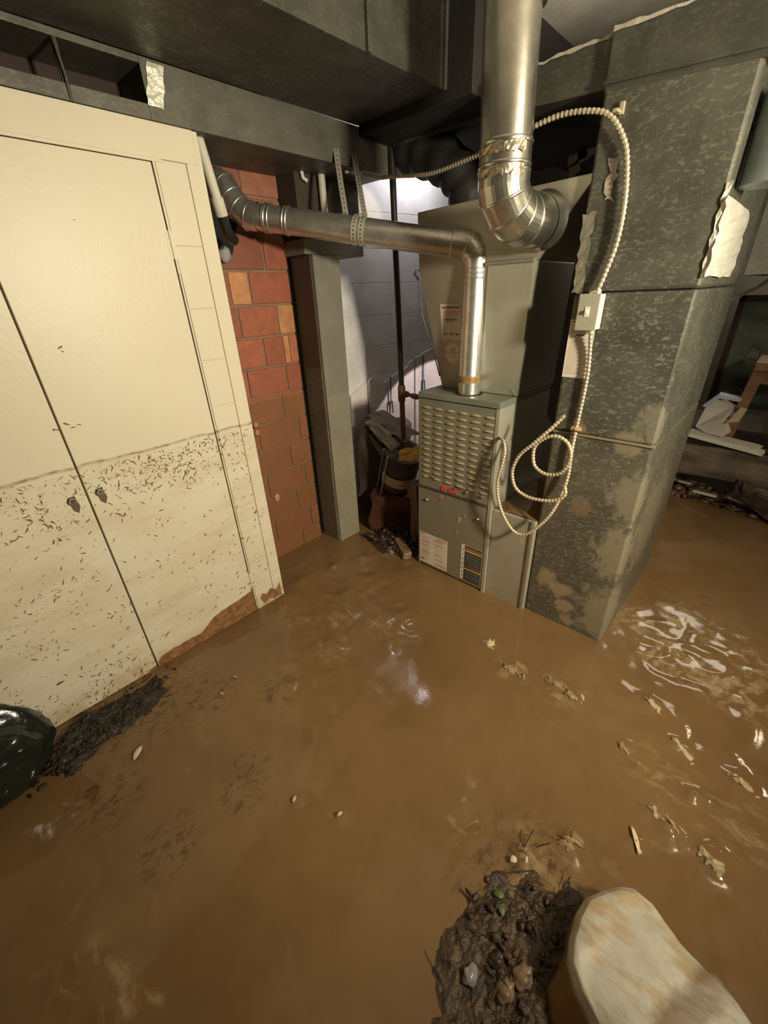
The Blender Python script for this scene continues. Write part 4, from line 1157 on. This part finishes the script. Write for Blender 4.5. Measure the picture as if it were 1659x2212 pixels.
tag(MB().prism([(-.42, 3.82, .455), (.06, 3.80, .395), (.07, 3.80, .42), (.02, 3.81, .435), (-.40, 3.84, .475)], (0, .12, .01)).build('white_plank', M['white'], bevel=.003), 'thin white board lying across the wide carton under the stool', 'board')
tag(MB().box((-.42, 3.86, .40), (.30, 4.3, .435)).build('flat_board', M['frame'], bevel=.004), 'dark panel lying flat beneath the thin white board', 'panel')
tag(MB().prism([(-.385, 3.95, .50), (-.30, 3.9, .475), (-.20, 3.88, .47), (-.165, 3.88, .505), (-.22, 3.92, .60), (-.12, 3.95, .66), (-.20, 3.98, .68), (-.30, 3.98, .73), (-.36, 3.97, .66)], (.01, .05, 0)).build('torn_white_box', M['white'], bevel=.004), 'torn white cardboard scrap propped left of the stool leg', 'scrap')
tag(MB().prism([(-.38, 3.92, .67), (-.30, 3.92, .77), (-.16, 3.94, .745), (-.17, 3.94, .72), (-.29, 3.92, .735), (-.35, 3.92, .66)], (0, .08, 0)).build('blue_tray_rim', M['blue'], bevel=.003), 'pale blue plastic rim above the torn white scrap', 'plastic')
tag(MB().prism([(-.20, 3.86, .58), (-.15, 3.87, .70), (-.11, 3.87, .69), (-.135, 3.86, .60)], (0, .02, 0)).build('pale_paper_strip', mat('cream_scrap', (.42, .36, .26), .6)), 'cream paper strip standing against the stool leg', 'scrap')
b = MB(); rr = random.Random(31)
for i in range(90):
    x = rr.uniform(-.42, .55); y = 3.95 - .22 * (x + .42) + rr.uniform(-.22, .15); rock(b, (x, y, rr.uniform(0, .05)), (rr.uniform(.02, .07), rr.uniform(.02, .05), rr.uniform(.01, .035)), i, .6, 1)
tag(b.build('mud_debris', mat('brown_rubble', (.11, .065, .038), .35, var=.6, vs=14, bmp=.5)), 'mound of wet brown rubble on the mud behind the return duct', 'debris', kind='stuff')
for (x, y, a, L, w_, mt_, lab) in ((-.17, 3.70, -.25, .16, .035, 'white', 'pale sliver of wood on the rubble nearest the return duct'), (-.33, 3.85, -.5, .09, .03, 'white', 'pale crumpled scrap at the left end of the rubble'), (.07, 3.72, .2, .12, .03, 'mudwood', 'pale brown splinter at the right end of the rubble')):
    c_, s_ = math.cos(a), math.sin(a); tag(MB().obox((x, y, .075), (L * c_, L * s_, .01), (-w_ * s_, w_ * c_, 0), (0, 0, .012)).build('wood_scrap', M[mt_], bevel=.003), lab, 'scrap', 'scraps on the rubble')
crushed_box('soggy_bundle', (.22, 3.66, .10), (.50, .16, .13), (0, .35, .15), 17, M['debris'], 'dark soggy bundle slumped at the right edge in front of the cartons', 'bundle', .05)

# ================================================================== FOREGROUND
# timber, lower right
bm = bmesh.new()
out = [(.020, .560), (.014, .610), (.022, .660), (.045, .705), (.075, .742), (.105, .764), (.135, .762), (.165, .745), (.205, .722), (.245, .712), (.262, .705), (.285, .716), (.32, .700), (.36, .672), (.46, .64), (.60, .58), (.66, .40), (.40, .33), (.24, .37), (.15, .425), (.105, .456), (.065, .475), (.035, .510)]
vb = [bm.verts.new((x - .022 * (y < .56), y - (.045 if y < .56 else 0) * min(1, (x + .1) / .15), .004)) for x, y in out]; vm = [bm.verts.new((x, y, .118)) for x, y in out]
cxm, cym = .30, .57
vt = [bm.verts.new((x + (cxm - x) * .05, y + (cym - y) * .09, .142)) for x, y in out]
n = len(out)
for a, b_ in ((vb, vm), (vm, vt)):
    for i in range(n): bm.faces.new((a[i], a[(i + 1) % n], b_[(i + 1) % n], b_[i]))
bm.faces.new(vt); bm.faces.new(vb[::-1])
bmesh.ops.triangulate(bm, faces=[f for f in bm.faces if len(f.verts) > 4])
bmesh.ops.subdivide_edges(bm, edges=bm.edges[:], cuts=3, use_grid_fill=True)
for v in bm.verts:
    q = v.co.copy(); v.co.z += (.010 * noise.noise(q * 7) + .005 * noise.noise(Vector((q.x * 12, q.y * 40, 0)))) * (q.z > .05); v.co.x += .006 * noise.noise(q * 14 + Vector((3, 3, 3))); v.co.y += .006 * noise.noise(q * 14 + Vector((9, 3, 3)))
mb = MB(); vs = [tuple(v.co) for v in bm.verts]; fs = [tuple(x.index for x in f.verts) for f in bm.faces]
bm.verts.index_update(); fs = [tuple(x.index for x in f.verts) for f in bm.faces]; bm.free()
tag(mb.add(vs, fs, 0, True).build('painted_timber', M['timber']), 'thick broken timber with dirty white paint lying in the mud at bottom right', 'timber')

# dark debris heap left of the timber
b = heap('x', -.06, .49, .19, .28, .015, -.25, 3., None, 170, None, 48.); rr = random.Random(41)
for i in range(40):
    u = rr.gauss(0, .5); v_ = rr.gauss(0, .5); x = -.06 + u * .12 + v_ * .03; y = .50 + v_ * .17
    if x > .0: x = -.02 - rr.random() * .1
    rock(b, (x, y, rr.uniform(0, .022)), (rr.uniform(.005, .016), rr.uniform(.004, .012), rr.uniform(.004, .010)), i, .7, 2)
for i in range(30):
    a = rr.uniform(0, 3.14); x, y = -.07 + rr.gauss(0, .05), .52 + rr.gauss(0, .1); L = rr.uniform(.02, .06)
    if x > .0: x = -.03
    b.tube([(x, y, .02), (x + L * math.cos(a), y + L * math.sin(a), rr.uniform(.02, .045))], .002, 5)
tag(b.build('wet_leaf_litter', M['litter']), 'dark heap of wet leaf litter and twigs on the mud left of the broken timber', 'debris', kind='stuff')
for x, y, s, mt_, lab in ((-.035, .455, .020, 'stone', 'tan oval stone in the dark heap beside the timber'), (-.055, .405, .018, 'stone', 'grey brown stone just below the tan oval stone'),
                          (-.095, .44, .014, 'debris', 'dark rounded pebble left of the tan oval stone'), (-.13, .37, .017, 'screw', 'shiny wet scrap at the lower left of the dark heap')):
    b = MB(); rock(b, (x, y, .018), (s, s * 1.25, s * .7), int(s * 1000) + int(x * -100), .55, 3)
    tag(b.build('stone', M[mt_] if mt_ != 'screw' else mat('wet_grey_scrap', (.25, .23, .24), .12, bmp=.4)), lab, 'stone', 'stones in the dark heap')


def leaf(x, y, L, w_, a, mt_, lab, name='leaf', z=.008, cat='leaf', grp='pale leaves on the mud'):
    c_, s_ = math.cos(a), math.sin(a); vs = []; fs = []
    for i in range(7):
        t_ = i / 6; ww = w_ * math.sin(math.pi * (.06 + .88 * t_)) * .5
        for k in (-1, 0, 1):
            px, py = (t_ - .5) * L, k * ww
            vs.append((x + px * c_ - py * s_, y + px * s_ + py * c_, z + .004 * abs(k) + .006 * math.sin(t_ * 3)))
    for i in range(6):
        for k in range(2): fs.append((i * 3 + k, (i + 1) * 3 + k, (i + 1) * 3 + k + 1, i * 3 + k + 1))
    o = MB().add(vs, fs, 0, True).build(name, M[mt_]); s = o.modifiers.new('s', 'SOLIDIFY'); s.thickness = .0012
    return tag(o, lab, cat, grp)


leaf(-1.366, .024, .055, .022, 2.3, 'white', 'whitish curled leaf on the mud beside the black plastic and closet door')
leaf(-1.404, .445, .026, .007, .6, 'orange', 'tiny orange leaf on the mud, the farther of two by the closet doors', z=.012)
leaf(-1.368, .362, .026, .008, .5, 'orange', 'tiny orange leaf on the mud, the nearer of two by the closet doors', z=.012)
leaf(-.785, .322, .022, .009, 2.0, 'leaf', 'small pale leaf bit at the middle left of the open mud', z=.012)
leaf(-.637, .393, .022, .010, 1.4, 'leaf', 'small pale leaf bit right of the middle of the open mud', z=.012)
leaf(.085, .950, .075, .012, 2.1, 'leaf', 'long thin pale leaf lying above the broken timber')
leaf(-.163, .655, .022, .018, 1.0, 'leaf', 'small tan leaf above the dark leaf litter heap', z=.014)
leaf(-.155, .555, .030, .018, .4, 'green', 'dark green leaf at the left of the leaf litter heap', z=.014)
leaf(-.135, .53, .030, .014, -.6, 'green', 'second dark green leaf touching the litter heap', z=.016)


def film(cx, cy, sx, sy, ang, seed, th, lab, mt_, n=60, freq=30., name='surface_lump', kind=None, z0=.003, up_=.006):
    """pale or tan lump lying on the mud: irregular broken patch following the surface"""
    c_, s_ = math.cos(ang), math.sin(ang); vs = []; ok = []
    for j in range(n):
        for i in range(n):
            u, v = i / (n - 1) * 2 - 1, j / (n - 1) * 2 - 1
            x = cx + u * sx * c_ - v * sy * s_; y = cy + u * sx * s_ + v * sy * c_
            p = Vector((x * freq, y * freq, seed)); p += Vector((noise.noise(p * .6), noise.noise(p * .6 + Vector((9, 9, 9))), 0)) * 1.3
            f = 1 - math.hypot(u, v) ** 1.5 + 1.0 * (noise.noise(p) + .5 * noise.noise(p * 2.1)) - th
            ok.append(f > 0); vs.append((x, y, floor_h(x, y) + z0 - .004 * (f < .04) + up_ * min(1, max(0, f)) * (1 + noise.noise(p * 2.3))))
    fs = []
    for j in range(n - 1):
        for i in range(n - 1):
            q = (j * n + i, j * n + i + 1, (j + 1) * n + i + 1, (j + 1) * n + i)
            if sum(ok[k] for k in q) >= 3: fs.append(q)
    used = sorted({k for f in fs for k in f}); mp = {k: i for i, k in enumerate(used)}
    o = MB().add([vs[k] for k in used], [tuple(mp[k] for k in f) for f in fs], 0, True).build(name, mt_)
    return tag(o, lab, 'silt lump', 'pale silt lumps in the mud', kind)


pale_tan = mat('pale_tan_lump', (.42, .335, .19), .35, var=.3, vs=40, bmp=.6, bs=90)  # pale tan clumps, lighter than the mud around them
tanfoam = mat('brown_foam', (.27, .175, .085), .35, bmp=.5)
film(-.655, 1.375, .040, .034, .3, 1, .30, 'small star shaped tan silt lump in front of the furnace corner', pale_tan, 40, 34)
film(-.50, 1.295, .075, .026, -.1, 2, .35, 'flat tan silt streak just beyond the star shaped lump', tanfoam, 50, 34)
film(-.30, 1.340, .095, .022, -.25, 3, .15, 'long tan silt ridge in the mud in front of the return duct', tanfoam, 60, 26, up_=.010)
film(.135, 1.065, .058, .022, -.35, 4, .30, 'curved cream clump right of the long thin leaf', pale_tan, 50, 34)
film(.262, 1.035, .045, .028, -.9, 5, .30, 'cream clump nearest the right edge above the timber', pale_tan, 50, 34)
film(.135, 1.36, .050, .016, -.5, 6, .25, 'hooked pale clump midway up the right side', pale_tan, 50, 34)
film(0.0, 1.50, .045, .015, -.4, 7, .25, 'thin arched pale clump below the duct corner', pale_tan, 50, 34)
film(.30, 1.355, .055, .016, -.2, 8, .30, 'flat pale clump at the right edge of the mud', pale_tan, 50, 34)
film(-.03, 1.235, .030, .012, -.6, 9, .25, 'little brown silt clump left of the hooked pale clump', tanfoam, 40, 34)
film(-.06, .815, .050, .045, .2, 10, .55, 'broken brown silt patch above the broken timber tip', tanfoam, 60, 40)
film(-.16, .70, .030, .022, .2, 11, .35, 'small tan silt patch above the leaf litter heap', tanfoam, 40, 40)
film(-.475, 1.35 - .01, .05, .02, -.3, 14, .4, 'faint tan silt streak beside the star shaped lump', tanfoam, 40, 34)
# black plastic sack, bottom left
bm = bmesh.new(); bmesh.ops.create_icosphere(bm, subdivisions=5, radius=1); vs = []
for v in bm.verts:
    q = v.co; n1 = noise.ridged_multi_fractal(q * 1.3 + Vector((2, 5, 1)), 1, 2, 3, 1, 2)
    s = 1 + .12 * (n1 - 1) + .10 * noise.noise(q * 2.5)
    x, y, z = q.x * s, q.y * s, q.z * s
    vs.append((-1.585 + x * .13, -.36 + y * .20, max(-.01, .17 + z * .19)))
fs = [tuple(x.index for x in f.verts) for f in bm.faces]; bm.free()
tag(MB().add(vs, fs, 0, True).build('black_plastic_sack', M['blackplastic']), 'shiny black plastic sack slumped against the closet door at the left edge', 'plastic sack')
b = heap('x', -1.60, -.03, .12, .32, .024, .12, 8., None, 170, -1.72, 42.); rr = random.Random(51)
for i in range(70):
    t_ = rr.random(); x = -1.66 + rr.gauss(0, .05) + .10 * (1 - t_); y = -.32 + t_ * .56 + rr.gauss(0, .02)
    x = max(x, -1.70)
    k = 1 - .6 * t_
    rock(b, (x, y, rr.uniform(0, .03) * k), (rr.uniform(.004, .014) * k, rr.uniform(.004, .022) * k, rr.uniform(.003, .008)), i, .8, 2)
for i in range(60):
    t_ = rr.random(); x = max(-1.69, -1.62 + rr.gauss(0, .06)); y = -.30 + t_ * .5; a = rr.uniform(-.5, 1.6); L = rr.uniform(.03, .09) * (1 - .5 * t_)
    x2 = max(-1.70, x + L * math.sin(a)); b.tube([(x, y, .015), (x2, y + L * math.cos(a), rr.uniform(.005, .04))], .0022, 5)
tag(b.build('twig_litter', mat('dark_twig_litter', (.028, .018, .010), .55, var=.7, vs=38, bmp=.7, bs=60)), 'dark wet twigs and litter piled along the foot of the left closet door', 'debris', kind='stuff')
